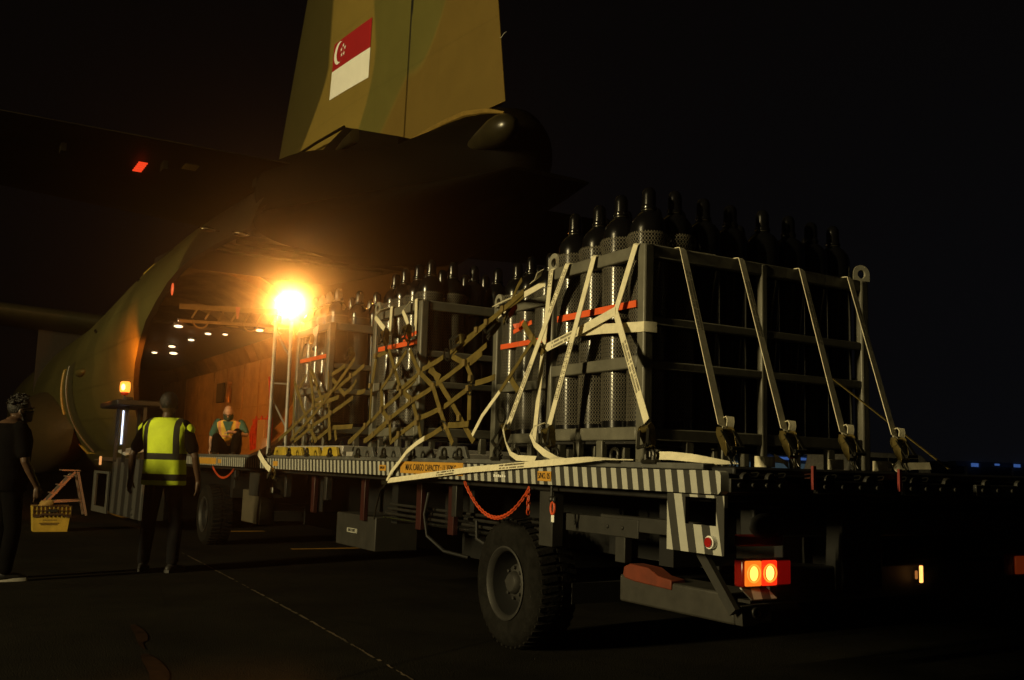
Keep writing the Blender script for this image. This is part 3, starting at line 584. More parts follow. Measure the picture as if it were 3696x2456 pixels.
for j in range(21): t = math.radians(62+236*j/20); P.append((cx+R1*asp*math.cos(t), cy+R1*math.sin(t)))
for j in range(21): t = math.radians(285-210*j/20); P.append((cx+.055+R1*.90*asp*math.cos(t), cy+R1*.90*math.sin(t)))
n_ = 21
cr.add([flag_pt(a, b_, .011) for a, b_ in P], [(j, j+1, 41-j-1, 41-j) for j in range(20)])
for k in range(5):
    t = math.radians(-90+72*k); sx_, sy_ = cx+.115+.072*asp*math.cos(t)*1.1, cy+.072*math.sin(t)*1.2; vs = [flag_pt(sx_, sy_, .011)]
    for j in range(10): rr = .044 if j % 2 == 0 else .017; a = math.radians(-90+36*j); vs.append(flag_pt(sx_+rr*asp*math.cos(a), sy_+rr*math.sin(a), .011))
    cr.add(vs, [(0, j+1, (j+1) % 10+1) for j in range(10)])
cr.build('crescent_and_stars', bpy.data.materials['flag_white_paint'], fl)
# tailplanes and wing
def wing_panel(mb, root, tip, n=14):
    def prof(x, yl, yt, z, th):
        up = [(x, yl+(yt-yl)*(j/n)**1.5, z+th*nac((j/n)**1.5)+.0) for j in range(n+1)]; dn = [(x, yl+(yt-yl)*(j/n)**1.5, z-th*nac((j/n)**1.5)-.01) for j in range(n, -1, -1)]
        return [V(p) for p in up+dn]
    mb.loft([prof(*root), prof(*tip)])
M['under'] = mat('tailplane_paint', (.016,.013,.007), .6, var=.4, scale=1.2, spec=.08)
for sgn in (-1, 1):
    q = MB(); wing_panel(q, (AX+sgn*.7,16.5,12.25,4.98,.36), (AX+sgn*8.0,14.9,12.35,5.02,.17)); t_ = q.build('tailplane', M['under'], A_)
    for k in range(6): xx = AX+sgn*(1.4+1.2*k); q = MB(); q.box(xx-.03,xx+.03,12.9,13.1,4.80+.01*k,4.92); q.build('elevator_hinge', M['under'], t_)
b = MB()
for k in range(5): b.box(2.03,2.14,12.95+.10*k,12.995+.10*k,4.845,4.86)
b.build('red_reflection_glow', emis('red_reflection_lit', (1,.06,.015), .9, (.2,.01,.01)), A_)  # no lamp: emissive slats imitate a beacon reflection under the tailplane
b = MB(); b.box(2.56,2.74,12.75,13.0,4.875,4.89); b.build('tailplane_access_panel', mat('polished_panel', (.35,.25,.1), .22, metal=.9, bump=.3, bscale=30), A_)
q = MB(); wing_panel(q, (AX,31.2,35.8,5.05,.6), (AX-20,31.6,34.2,5.9,.3)); q.build('wing', mat('wing_paint', (.05,.046,.022), .5, var=.3), A_)
q = MB(); wing_panel(q, (AX,31.2,35.8,5.05,.6), (AX+20,31.6,34.2,5.9,.3)); q.build('wing', bpy.data.materials['wing_paint'], A_)
q = MB(); q.ell((2.95,31,1.72),.95,6.2,1.15); q.build('gear_fairing', mat('gear_fairing_paint', (.05,.032,.008), .65, var=.25), A_)
q = MB(); A1 = [math.radians(170+56*j/24) for j in range(25)]
q.tube([skin(25.3,t,1.008) for t in A1],.028,8); p0 = skin(25.3,A1[0],1.008); q.tube([p0, p0+V((.12,-.5,.05))],.02,6); p1 = skin(25.3,A1[-1],1.008); q.tube([p1,p1+V((.12,-.9,.01))],.02,6)
q.build('door_seal', mat('yellow_door_edge', (.36,.22,.03), .5), A_)
q = MB(); q.tube([skin(24.5,t,1.008) for t in A1],.02,8); q.build('door_track', mat('door_track_metal', (.12,.10,.06), .4), A_)
q = MB(); q.loft([[skin(y,t,1.003) for t in A1] for y in (23.6,23.9,24.3)], False, True, False); q.build('side_door', mat('side_door_paint', (.05,.045,.02), .5), A_)
q = MB(); q.ell(skin(22.4,math.radians(181),1.0),.12,.5,.09); q.build('blister_fairing', bpy.data.materials['fuselage_camo_paint'], A_)
q = MB(); q.tube([skin(19.6-.1*j,math.radians(138-.6*j),1.004) for j in range(9)],.012,6); q.build('seam_trim', mat('worn_gold_seam', (.6,.42,.06), .4), A_)
for (y, a) in ((18.6,150),(21.5,163),(21.9,160)):
    q = MB(); q.ell(skin(y,math.radians(a),1.003),.02,.12,.03); q.build('skin_scuff', M['steel'], A_)
q = MB(); q.ell(skin(15.5,math.radians(176),1.0)+V((.1,0,.08)),.02,.05,.10); q.build('opening_lamp', emis('red_opening_lamp', (1,.13,.03), .8), A_)
# floodlight stand on the front of the loader
Fs = thing('floodlight_stand', 'two pole floodlight stand glaring bright orange beside the open aircraft hold', 'floodlight', (4.2, 13.4, 1.2))
for (a, b_) in (((4.28,13.36,1.2),(4.22,13.22,3.05)),((4.06,13.42,1.2),(4.02,13.28,3.05))):
    q = MB(); q.tube([a, b_],.026,12); q.build('pole', M['amber_pole'], Fs)
q = MB(); q.bar((4.28,13.34,2.55),(4.03,13.30,2.9),.03,.03); q.bar((4.27,13.35,1.6),(4.05,13.38,2.0),.02,.02); q.bar((4.28,13.3,2.2),(4.04,13.33,2.2),.02,.02); q.build('brace', M['amber_pole'], Fs)
q = MB(); q.box(4.04,4.24,13.14,13.28,3.14,3.36); q.build('lamp_head', M['dark_steel'], Fs, bevel=.01)
q = MB(); q.ell((4.14,13.13,3.25),.13,.03,.12); q.build('lamp_lens', emis('floodlight_lens_lit', (1,.70,.34), 14), Fs)
fd = bpy.data.lights.new('floodlight_bulb', 'SPOT'); fd.energy = 260; fd.color = (1,.42,.08); fd.shadow_soft_size = .10; fd.spot_size = math.radians(115); fd.spot_blend = .9
fo = bpy.data.objects.new('floodlight_bulb', fd); COL.objects.link(fo); fo.location = (4.14,13.40,3.22); fo.rotation_euler = (V((4.14,13.4,3.22))-V((4.9,18.5,.9))).to_track_quat('Z','Y').to_euler()
fs = bpy.data.lights.new('floodlight_beam', 'SPOT'); fs.energy = 3200; fs.color = (1,.37,.065); fs.shadow_soft_size = .10; fs.spot_size = math.radians(32); fs.spot_blend = 1
fp = bpy.data.objects.new('floodlight_beam', fs); COL.objects.link(fp); fp.location = (4.11,12.98,3.25); fp.rotation_euler = (V((4.11,12.98,3.25))-V((0,0,1.17))).to_track_quat('Z','Y').to_euler()
# ------------------------------------------------------------------ steel cages
def make_cage(label, loc, z0):
    T = thing('cylinder_cage', label, 'cage', loc, 'grey steel cages of gas cylinders'); x, y, z = loc; w, l, t = 1.85, 1.02, .07
    top = z+1.24
    for (px, py) in ((0,0),(0,l-t),(w-t,0),(w-t,l-t)):
        b = MB(); b.box(x+px,x+px+t,y+py,y+py+t,z,top); b.build('post', M['frame_grey'], T, bevel=.012)
    b = MB(); b.box(x+.90,x+.95,y+.005,y+.055,z,top-.005); b.build('post', M['frame_grey'], T, bevel=.01)
    for zz, h in ((top-.075,.075),(z+.535,.07),(z+.13,.075)):
        for xx in (x+.004, x+w-t+.004):
            b = MB(); b.box(xx,xx+.055,y+t,y+l-t,zz,zz+h); b.build('side_bar', M['frame_grey'], T, bevel=.008)
    for zz, h in ((top-.075,.075),(z+.78,.05),(z+.53,.05),(z+.13,.07)):
        for yy in (y+.008, y+l-t+.006):
            b = MB(); b.box(x+t,x+w-t,yy,yy+.045,zz,zz+h); b.build('end_bar', M['frame_grey'], T, bevel=.008)
    for yy in (.36,.60):
        b = MB(); b.box(x+.006,x+.05,y+l-yy-.03,y+l-yy+.03,z,z+.13); b.build('skid_leg', M['frame_grey'], T, bevel=.006)
    for xx in (.35,.62,1.2,1.5):
        b = MB(); b.box(x+xx-.03,x+xx+.03,y+.01,y+.055,z,z+.13); b.build('skid_leg', M['frame_grey'], T, bevel=.006)
    b = MB(); b.box(x+.03,x+w-.03,y+.06,y+l-.03,z+.11,z+.128); b.build('floor_plate', M['dark_steel'], T)
    for (px, py) in ((.035,l-.035),(w-.035,.035)):
        b = MB(); c = V((x+px, y+py, top+.045)); R1, R0, hw = .062, .030, .012; nrm = V((1,0,0)) if px < 1 else V((0.25,1,0)).normalized(); sd = nrm.cross(V((0,0,1)))
        outl = [c+sd*R1*math.cos(a)+V((0,0,R1*math.sin(a))) for a in [math.pi*k/16 for k in range(17)]]+[c-sd*R1+V((0,0,-.045)), c-sd*R1*.3+V((0,0,-.045)), c+sd*R1*.3+V((0,0,-.045)), c+sd*R1+V((0,0,-.045))]
        inn = [c+sd*R0*math.cos(a)+V((0,0,R0*math.sin(a))) for a in [math.pi*k/16 for k in range(17)]]+[c+sd*R0*math.cos(a)+V((0,0,R0*math.sin(a))) for a in [math.radians(q_) for q_ in (200,250,290,340)]]
        n_ = len(outl); vs = [p-nrm*hw for p in outl+inn]+[p+nrm*hw for p in outl+inn]; fs = []
        for k in range(n_):
            j = (k+1) % n_; fs += [(k,j,n_+j,n_+k),(2*n_+k,3*n_+k,3*n_+j,2*n_+j),(k,2*n_+k,2*n_+j,j),(n_+k,n_+j,3*n_+j,3*n_+k)]
        b.add(vs, fs); b.build('lifting_eye', mat('eye_cream_paint', (.26,.25,.2), .5) if 'eye_cream_paint' not in bpy.data.materials else bpy.data.materials['eye_cream_paint'], T)
    b = MB(); b.box(x+.018,x+.026,y+.10,y+l-.10,z+.885,z+.925); b.build('orange_strip', M['orange'], T)
    return T
CAGES = [((3.40,4.35,1.205),'grey steel cage of black cylinders nearest the camera, tied down with cream straps','the nearest cage'),
         ((3.92,5.98,1.215),'grey steel cage squeezed between the nearest cage and the netted one, mostly hidden','the half hidden second cage'),
         ((3.40,7.27,1.26),'grey steel cage draped with olive cargo net behind the grey side guides','the netted middle cage'),
         ((3.40,9.42,1.315),'grey steel cage beside the glaring floodlight, farthest from the camera','the cage beside the floodlight')]
cage0 = None
for i, (loc, lab, nm) in enumerate(CAGES):
    if i == 0: cage0 = make_cage(lab, loc, loc[2])
    else:
        c_ = clone(cage0, V(loc)-V(CAGES[0][0])); c_['label'] = lab
# pallets under the two rear cages
def pallet(x0, x1, y0, y1, z1, label):
    P = thing('air_cargo_pallet', label, 'pallet', (x0, y0, 1.2)); b = MB(); b.box(x0,x1,y0,y1,1.214,z1); b.build('plate', M['amber_pole'], P, bevel=.006)
    b = MB()
    for k in range(5): yy = y0+.12+(y1-y0-.24)*k/4; b.torus((x0+.03,yy,z1+.012),.03,.007,(1,0,0),14,6)
    b.build('pallet_ring', M['hook'], P)
pallet(3.33,6.2,7.15,8.62,1.258,'flat metal cargo pallet under the netted middle cage')
pallet(3.33,6.2,8.70,10.7,1.313,'flat metal cargo pallet behind yellow guides under the farthest cage')
# ------------------------------------------------------------------ gas cylinders
def make_cyl():
    b = MB(); b.lathe([(.096,0),(.108,.012),(.108,1.225),(.105,1.255),(.095,1.285),(.074,1.315),(.050,1.335),(.040,1.345),(.040,1.355)], 32); o = b.build('gas_cylinder', M['cyl'])
    b = MB(); b.lathe([(.046,1.350),(.048,1.354),(.048,1.366),(.042,1.372),(.0415,1.38),(.0415,1.44),(.039,1.458),(.031,1.475),(.018,1.486),(.0001,1.490)], 24); b.build('valve_cap', M['cyl'], o)
    b = MB(); b.lathe([(.041,1.342),(.045,1.344),(.045,1.349),(.041,1.351)], 20); b.build('neck_ring', M['hook'], o)
    return o
def make_sleeve(parent):
    b = MB(); rings = []; n = 32
    prof = [(.1125,.11),(.113,.5),(.112,.9),(.114,1.0),(.1115,1.06),(.114,1.12),(.124,1.145),(.129,1.165),(.127,1.19),(.116,1.205),(.110,1.19)]
    b.lathe(prof, n); fs = b.f[:-2]; b.f = fs; b.sm = b.sm[:-2]; b.mi = b.mi[:-2]
    return b.build('netting_sleeve', M['sleeve'], parent)
bare = make_cyl(); netted = make_cyl(); make_sleeve(netted)
ORD = ['first','second','third','fourth','fifth','sixth','seventh','eighth']
used = {0: False, 1: False}
for ci, (loc, lab, nm) in enumerate(CAGES):
    for iy in range(4):
        for ix in range(8):
            if iy > 1 and ix > 1: continue
            if iy == 1 and ix in (1,) and ci == 1: pass
            if ci in (1, 3) and iy > 0 and ix > 3: continue
            x = loc[0]+.135+.213*ix+(.07 if ix > 3 else 0); y = loc[1]+.15+.245*iy; z = loc[2]+.128+random.uniform(-.012,.012)
            if iy == 1 and ix > 0: x += .03; z -= .03
            src = netted if (ix == 0 or (ix == 1 and iy == 0)) else bare; k = 1 if src is netted else 0
            if not used[k]: o = src; o.location = (x,y,z); used[k] = True
            else: o = clone(src, V((x,y,z))-V(src.location))
            o.rotation_euler = (random.uniform(-.008,.008), random.uniform(-.008,.008), random.uniform(0,6.28))
            if ix == 0: l_ = '%s netted black gas cylinder along the strapped side of %s' % (['corner','second','third','last'][iy], nm)
            elif iy == 0: l_ = '%s black gas cylinder along the dark rear row of %s' % (ORD[ix], nm)
            else: l_ = '%s black gas cylinder in inner row %s of %s' % (ORD[ix], ['one','two','three','four'][iy], nm)
            tag(o, l_, 'gas cylinder', 'black gas cylinders standing in '+nm)
# ------------------------------------------------------------------ ratchet straps
def ratchet(par, p, q, nrm, name='ratchet', flip=1):
    # p: where the webbing enters (top), q: towards the hook (bottom); nrm: outward
    p, q = V(p), V(q); d, a, n = frame_from(q-p, V(nrm)); n = V(nrm).normalized(); n = (n-d*n.dot(d)).normalized(); a = d.cross(n)
    ln = (q-p).length; b = MB()
    for s in (-1, 1):
        c = [p+a*.031*s, p+a*.031*s+n*.03+d*.02, p+a*.031*s+n*.035+d*ln*.35, p+a*.026*s+n*.018+d*ln*.8, p+a*.026*s+d*ln*.92, p+a*.026*s-n*.014+d*ln*.7, p+a*.031*s-n*.018+d*.03]
        b.extrude(c, a*.005*s)
    r_ = b.build(name, M['buckle'], par, bevel=.0015)
    b = MB(); b.cyl(p+a*.034+n*.012+d*.03, p-a*.034+n*.012+d*.03, .017, 12); b.cyl(p+a*.04+n*.012+d*.03, p+a*.034+n*.012+d*.03, .024, 10); b.cyl(p-a*.04+n*.012+d*.03, p-a*.034+n*.012+d*.03, .024, 10)
    b.build('spool', M['buckle'], r_); b = MB(); b.cyl(p+a*.028+d*ln*.86, p-a*.028+d*ln*.86, .008, 8); b.build('hinge_pin', M['buckle'], r_)
    b = MB(); h0 = p+n*.03+d*.03; h1 = h0+n*.025+d*(ln*.62)
    for s in (-1, 1): b.bar(h0+a*.037*s, h1+a*.037*s, .004, .022, tuple(a))
    b.cyl(h1+a*.04, h1-a*.04, .010, 10); b.build('handle', M['hook'], r_)
    b = MB(); e = p+d*ln*.88
    for s in (-1, 1): b.tube([e+a*.018*s, q+a*.012*s, q+a*.012*s+d*.028+n*.006, q+a*.012*s+d*.040-n*.010, q+a*.012*s+d*.026-n*.022], .0055, 8)
    b.build('hook', M['hook'], par)
    return r_
def marks(par, p, q, nrm, off, n=14, w=.05):
    # printed load marking: unreadable little dashes in two rows along the strap
    p, q = V(p), V(q); d = (q-p).normalized(); nn = V(nrm); nn = (nn-d*nn.dot(d)).normalized(); a = d.cross(nn); b = MB(); L_ = (q-p).length
    for row in (-.24, .22):
        t = 0
        while t < L_:
            g = random.uniform(.006,.013); c = p+d*t+a*w*row+nn*off; hh = w*.13
            b.add([c-a*hh, c+a*hh, c+a*hh+d*g*.62, c-a*hh+d*g*.62], [(0,1,2,3)]); t += g
            if random.random() < .12: t += .012
    b.build('printed_marks', mat('faded_strap_ink', (.12,.10,.06), .8) if 'faded_strap_ink' not in bpy.data.materials else bpy.data.materials['faded_strap_ink'], par)
def tie_strap(label, pts, nrm, w=.047, rat=None, mk=None, mt='strap', group='cream ratchet straps over the nearest cage', off=.0035, slack=None):
    T = thing('ratchet_strap', label, 'strap', pts[-1], group); b = MB()
    fine = []; fnr = []; many = isinstance(nrm, list)
    for i in range(len(pts)-1):
        a, c = V(pts[i]), V(pts[i+1]); n_ = max(1, int((c-a).length/.12))
        for k in range(n_):
            fine.append(a.lerp(c, k/n_)); fnr.append(V(nrm[i]).lerp(V(nrm[i+1]), k/n_) if many else V(nrm))
    fine.append(V(pts[-1])); fnr.append(V(nrm[-1]) if many else V(nrm)); b.strap(fine, w, fnr); b.build('webbing', M[mt], T)
    if many: nrm = nrm[-1]
    for m_ in mk or []: marks(T, V(pts[m_[2]]).lerp(V(pts[m_[2]+1]), m_[0]), V(pts[m_[2]]).lerp(V(pts[m_[2]+1]), m_[1]), nrm, off, w=w)
    if rat: ratchet(T, rat[0], rat[1], nrm)
    if slack:
        b = MB(); b.strap(slack[0], slack[1], slack[2]); b.build('loose_tail', M[mt], T)
    return T
NL = (-1,0,.12)
def over(y, z=2.449): return [(3.95,y-.02,z+.006),(3.60,y-.01,z+.004),(3.40,y,z),(3.388,y,z-.008)]
tie_strap('cream strap slanting from the far end of the nearest cage to a deck ring', over(5.12)+[(3.19,5.455,1.43)], NL, rat=((3.19,5.46,1.425),(3.195,5.56,1.27)), mk=[(.03,.3,3),(.62,.95,3)],
    slack=([(3.17,5.45,1.45),(3.13,5.42,1.40),(3.14,5.40,1.32),(3.16,5.37,1.25),(3.17,5.30,1.222),(3.18,5.1,1.218)], .035, (-.8,.5,.3)))
tie_strap('short cream strap hanging beside the far post of the nearest cage', [(3.41,5.31,2.445),(3.392,5.312,2.43),(3.33,5.37,1.33)], NL, mk=[(.0,.1,1)])
tie_strap('long cream strap down the middle of the nearest cage side', over(4.83)+[(3.19,4.975,1.42)], NL, rat=((3.19,4.98,1.415),(3.19,4.94,1.27)), mk=[(.52,.85,3)],
    slack=([(3.165,4.985,1.43),(3.12,5.03,1.41),(3.10,5.04,1.36),(3.11,5.0,1.30),(3.13,4.92,1.25),(3.15,4.84,1.222),(3.16,4.70,1.216),(3.18,4.5,1.214)], .038, [(-.5,.6,.9),(-.9,.4,.4),(-1,.3,0),(-1,.1,-.1),(-.9,0,.4),(-.5,0,.9),(0,0,1),(0,0,1)]))
tie_strap('cream strap pulled sideways at a kink near the corner post of the nearest cage', over(4.42)+[(3.36,4.565,2.07),(3.19,4.05,1.42)], NL, rat=((3.19,4.045,1.41),(3.20,4.02,1.27)), mk=[(.3,.75,4)])
tie_strap('olive cream strap stretched sideways from the kink to the far post', [(3.355,4.56,2.072),(3.35,4.9,1.995),(3.335,5.30,1.91)], NL, w=.055, mt='net2' if 'net2' in M else 'strap', mk=[(.1,.75,1)])
tie_strap('level cream strap wrapped around the corner post of the nearest cage', [(3.375,4.95,1.995),(3.37,4.70,1.985),(3.392,4.37,1.965),(3.396,4.346,1.965),(3.42,4.338,1.965),(3.48,4.337,1.966)], [(-1,0,0),(-1,0,0),(-1,0,0),(-.75,-.65,0),(-.2,-1,0),(0,-1,0)], w=.058)
# the strap above wraps: its rear run needs a face towards -Y, done as a second piece
for k, (xt, xb) in enumerate(((3.665,3.255),(4.12,3.665),(4.625,4.085),(5.06,4.485))):
    yb = 3.50; T = tie_strap('%s cream strap slanting down the dark rear side of the nearest cage' % ORD[k], [(xt-.0,4.9,2.452),(xt,4.36,2.45),(xt,4.34,2.44),(xb,yb+.06,1.39)], (0,-1,.35), rat=((xb,yb+.058,1.385),(xb+.005,yb+.0,1.235)), mk=[(.15,.5,2)], group='cream straps down the rear side of the nearest cage',
        slack=([(xb+.035,yb+.045,1.385),(xb+.042,yb+.045,1.415),(xb+.05,yb+.06,1.435),(xb+.058,yb+.085,1.435),(xb+.065,yb+.105,1.41),(xb+.07,yb+.11,1.37),(xb+.075,yb+.11,1.32)], .042, [(0,-1,.1),(0,-.8,.5),(0,-.3,1),(0,.4,.9),(0,.9,.3),(0,1,0),(0,1,0)]))
tie_strap('thin dark strap slanting to the far rear corner of the deck', [(4.9,4.35,1.78),(4.84,3.49,1.225)], (0,-1,.3), w=.022, mt='net', group=None)
# loose straps
T = tie_strap('loose cream strap drooping along the striped side rail', [(3.20,4.15,1.222),(3.16,4.36,1.224),(3.14,4.5,1.219),(3.128,4.76,1.203),(3.125,5.86,1.137),(3.12,7.17,1.03)], [(0,0,1),(-.2,0,1),(-.6,0,.6),(-1,0,.3),(-1,0,.25),(-1,0,.25)], w=.040, mk=[(.35,.62,3),(.15,.35,4)], group=None)
T = tie_strap('curled cream strap end hanging over the rail beside the capacity sign', [(3.14,6.58,1.352),(3.135,6.70,1.315),(3.125,6.84,1.255),(3.125,6.99,1.165),(3.12,7.10,1.10),(3.12,7.185,1.025)], (-1,0,.3), w=.042, group=None)
b = MB(); b.box(3.10,3.14,7.15,7.24,1.0,1.03); b.tube([(3.12,7.2,1.0),(3.12,7.3,.95),(3.14,7.42,.80),(3.14,7.44,.72)],.008,6); b.build('end_hook', M['hook'], T)
T = tie_strap('frayed cream strap with buckle hanging off the rail beside the floodlight poles', [(3.19,10.80,1.255),(3.135,10.72,1.24),(3.12,10.45,1.14),(3.115,10.30,1.09),(3.11,10.13,1.05)], (-1,0,.3), w=.055, rat=((3.11,10.13,1.05),(3.11,10.0,.985)), group=None)
# coils and flat tails lying on the deck by the rear edge
def coil(x, y, r, label, txt=None):
    T = thing('strap_coil', label, 'strap coil', (x, y, 1.2), 'rolled strap tails on the deck'); b = MB()
    b.strap([(x+(r-.0004*k)*math.cos(.35*k), y+(r-.0004*k)*math.sin(.35*k), 1.228) for k in range(60)], .052, [(math.cos(.35*k), math.sin(.35*k), 0) for k in range(60)], .003); b.build('webbing', M['strap'], T)
    if txt: text(txt, .024, (x, y-r-.003, 1.229), (math.radians(90),0,0), M['ink'], T, sx=.9)
coil(3.525,3.55,.052,'tight cream strap coil between the first and second rear ratchets')
coil(4.02,3.55,.042,'small cream strap coil behind the third rear ratchet')
coil(4.37,3.55,.050,'cream strap coil printed with letters near the rear deck corner','CGU')
def flat(name_label, pts, w, nr):
    T = thing('loose_strap', name_label, 'strap', pts[0]); b = MB(); b.strap(pts, w, nr); b.build('webbing', M['strap'], T)
flat('flat cream strap tail lying folded by the rear corner post', [(3.21,4.02,1.245),(3.24,3.92,1.246),(3.27,3.80,1.238),(3.31,3.66,1.222),(3.38,3.58,1.215)], .042, [(-.95,-.2,.25),(-.9,-.3,.2),(-.8,-.4,.35),(-.5,-.4,.8),(0,0,1)])
flat('twisted cream strap end beside the second rear ratchet', [(3.565,3.53,1.25),(3.62,3.53,1.235),(3.66,3.53,1.215)], .04, [(0,-1,.3),(.2,-.7,.7),(0,-1,.6)])
flat('twisted cream strap end beside the fourth rear ratchet', [(4.40,3.50,1.215),(4.45,3.50,1.24),(4.49,3.51,1.245)], .045, [(0,-1,.8),(0,-1,.3),(.2,-1,.3)])
flat('pale flat strap lying along the far rear deck edge', [(4.52,3.60,1.225),(4.65,3.60,1.235),(4.80,3.58,1.24)], .04, [(0,-1,.3)]*3)
# ------------------------------------------------------------------ cargo nets
NET_A=[[[3.342,7.782,2.123],[3.303,7.428,1.774],[3.291,7.151,1.661],[3.271,6.988,1.481],[3.258,6.895,1.365]],[[3.337,7.317,2.083],[3.315,7.065,1.883],[3.302,6.783,1.759],[3.28,6.598,1.564],[3.267,6.47,1.442],[3.253,6.325,1.316]],[[3.325,6.681,1.97],[3.317,7.025,1.9]],[[3.325,6.558,1.97],[3.317,6.32,1.896],[3.304,6.194,1.78],[3.296,6.211,1.71],[3.271,6.156,1.48]],[[3.329,6.037,2.007],[3.318,6.323,1.906],[3.302,6.765,1.768]],[[3.313,7.104,1.866],[3.303,7.379,1.771]],[[3.31,7.141,1.838],[3.299,7.368,1.741],[3.285,7.724,1.612],[3.271,8.025,1.482],[3.255,8.399,1.335]],[[3.3,6.799,1.741],[3.291,7.127,1.66],[3.277,7.503,1.533],[3.263,7.817,1.405],[3.256,7.998,1.344]],[[3.297,6.195,1.718],[3.283,6.565,1.59]],[[3.281,6.663,1.575],[3.275,6.967,1.519],[3.262,7.296,1.399],[3.254,7.467,1.33]],[[3.266,6.558,1.435],[3.257,6.848,1.355]],[[3.268,6.443,1.451],[3.268,6.121,1.453]],[[3.299,6.127,1.741],[3.302,5.853,1.768]],[[3.305,7.819,1.795],[3.284,7.72,1.601],[3.273,7.53,1.503],[3.255,7.458,1.34]],[[3.337,7.388,2.078],[3.32,7.608,1.929],[3.305,7.803,1.788]],[[3.361,5.606,2.304],[3.355,5.854,2.242],[3.342,6.197,2.13],[3.337,6.354,2.082]],[[3.336,6.408,2.068],[3.328,6.566,1.999]],[[3.34,5.545,2.112],[3.328,5.411,1.999],[3.315,5.25,1.88]],[[3.3,5.632,1.746],[3.29,5.515,1.657]],[[3.341,7.805,2.114],[3.338,8.039,2.09],[3.309,8.049,1.828],[3.271,7.969,1.481]],[[3.316,6.912,1.892],[3.308,6.697,1.82]],[[3.316,6.243,1.891],[3.322,6.075,1.949]]]
NET_B=[[[3.337,9.716,2.082],[3.315,9.431,1.878],[3.293,9.162,1.685]],[[3.322,9.06,1.947],[3.303,8.653,1.773]],[[3.331,8.281,2.025],[3.322,8.554,1.949],[3.308,9.004,1.822],[3.301,9.456,1.753]],[[3.302,8.781,1.763],[3.296,9.434,1.706],[3.278,9.878,1.545],[3.259,10.396,1.373]],[[3.3,8.44,1.742],[3.286,8.915,1.621],[3.273,9.437,1.501],[3.257,9.892,1.357]],[[3.269,8.965,1.46],[3.257,9.3,1.354]],[[3.304,8.373,1.781],[3.305,8.188,1.792]],[[3.332,9.194,2.035],[3.294,9.023,1.691],[3.258,8.844,1.361]],[[3.337,9.752,2.084],[3.296,9.468,1.707],[3.256,9.344,1.343]],[[3.317,8.393,1.897],[3.309,8.476,1.828],[3.304,8.657,1.784]],[[3.312,10.147,1.854],[3.259,9.898,1.369]],[[3.271,8.836,1.479],[3.271,8.332,1.48]],[[3.268,8.751,1.456],[3.258,8.679,1.36]],[[3.275,7.926,1.522],[3.255,8.328,1.337]],[[3.271,7.57,1.484],[3.256,7.959,1.345]],[[3.333,9.875,2.045],[3.318,10.025,1.909]],[[3.334,8.745,2.059],[3.327,9.08,1.993]]]

NET_A += [[(3.32,6.95,1.95),(3.28,6.3,1.5),(3.26,6.05,1.33)],[(3.33,6.55,1.99),(3.34,6.05,2.17),(3.36,5.6,2.33)]]
NET_B += [[(3.33,10.2,2.0),(3.28,9.5,1.5),(3.26,9.2,1.35)],[(3.33,8.5,2.1),(3.29,9.2,1.7),(3.26,10.0,1.37)]]
def net(label, strands, loops):
    T = thing('cargo_net', label, 'cargo net', tuple(strands[0][-1]), 'olive webbing cargo nets'); b = MB()
    for s in strands:
        j = V((random.uniform(-.010,.010),0,0)); pts = [V(p)+j for p in s]; fine = []
        for i in range(len(pts)-1):
            n_ = max(2, int((pts[i+1]-pts[i]).length/.07))
            for k in range(n_): t = k/n_; fine.append(pts[i].lerp(pts[i+1], t)+V((random.uniform(-.002,.002),0,-.003*math.sin(math.pi*t))))
        fine.append(pts[-1]); tw = random.uniform(-.25,.25)
        b.strap(fine, .042, [(-1, tw*math.sin(.5*k), .15) for k in range(len(fine))], .005)
    for s in strands:
        for p in s[1:-1]: p = V(p); b.box(p.x-.017,p.x-.002,p.y-.021,p.y+.021,p.z-.021,p.z+.021,1)
    b.build('webbing', [M['net'], mat('net_patch_webbing', (.15,.105,.03), .85) if 'net_patch_webbing' not in bpy.data.materials else bpy.data.materials['net_patch_webbing']], T)
    for (c, r, nn) in loops:
        b = MB(); b.torus(c, r, .006, nn, 16, 6); b.build('net_ring', M['hook'], T)
    return T
na = net('olive cargo net stretched over the middle cage down to the grey guides', NET_A, [((3.325,6.63,1.985),.045,(1,0,.3)),((3.30,6.19,1.77),.03,(1,.2,0)),((3.29,6.19,1.69),.03,(1,0,.2)),((3.262,6.5,1.44),.05,(1,0,.6)),((3.25,5.66,1.50),.05,(1,0,.2))])
nb = net('tangled olive cargo net over the farthest cage down to yellow guides', NET_B, [((3.30,8.5,1.70),.03,(1,0,0)),((3.30,9.45,1.72),.03,(1,0,0))])
for (p, q_, par) in (((3.335,6.37,2.085),(3.325,6.50,2.03),na),((3.42,6.02,2.20),(3.40,6.12,2.09),na),((3.44,5.84,2.30),(3.43,5.92,2.20),na),((3.335,7.84,2.31),(3.335,7.81,2.15),na),((3.335,7.38,2.30),(3.335,7.36,2.14),na),((3.32,8.52,2.19),(3.32,8.62,2.10),nb),((3.33,9.75,2.45),(3.33,9.73,2.33),nb)):
    ratchet(par, p, q_, (-1,0,.1), 'net_buckle')
def loop_strap(label, pts, nr, w=.045, mt='strap', pale=None):
    T = thing('tie_strap', label, 'strap', pts[0]); b = MB(); b.strap(pts, w, nr); b.build('webbing', M[mt], T)
    if pale: b = MB(); b.strap(pale, w, nr); b.build('pale_end', M['strap'], T)
loop_strap('cream strap looped over the far top of the netted middle cage', [(3.6,8.0,2.53),(3.42,8.03,2.515),(3.36,8.05,2.49),(3.31,8.03,2.43),(3.32,7.93,2.36),(3.33,7.86,2.31)], (-.8,.4,.4))
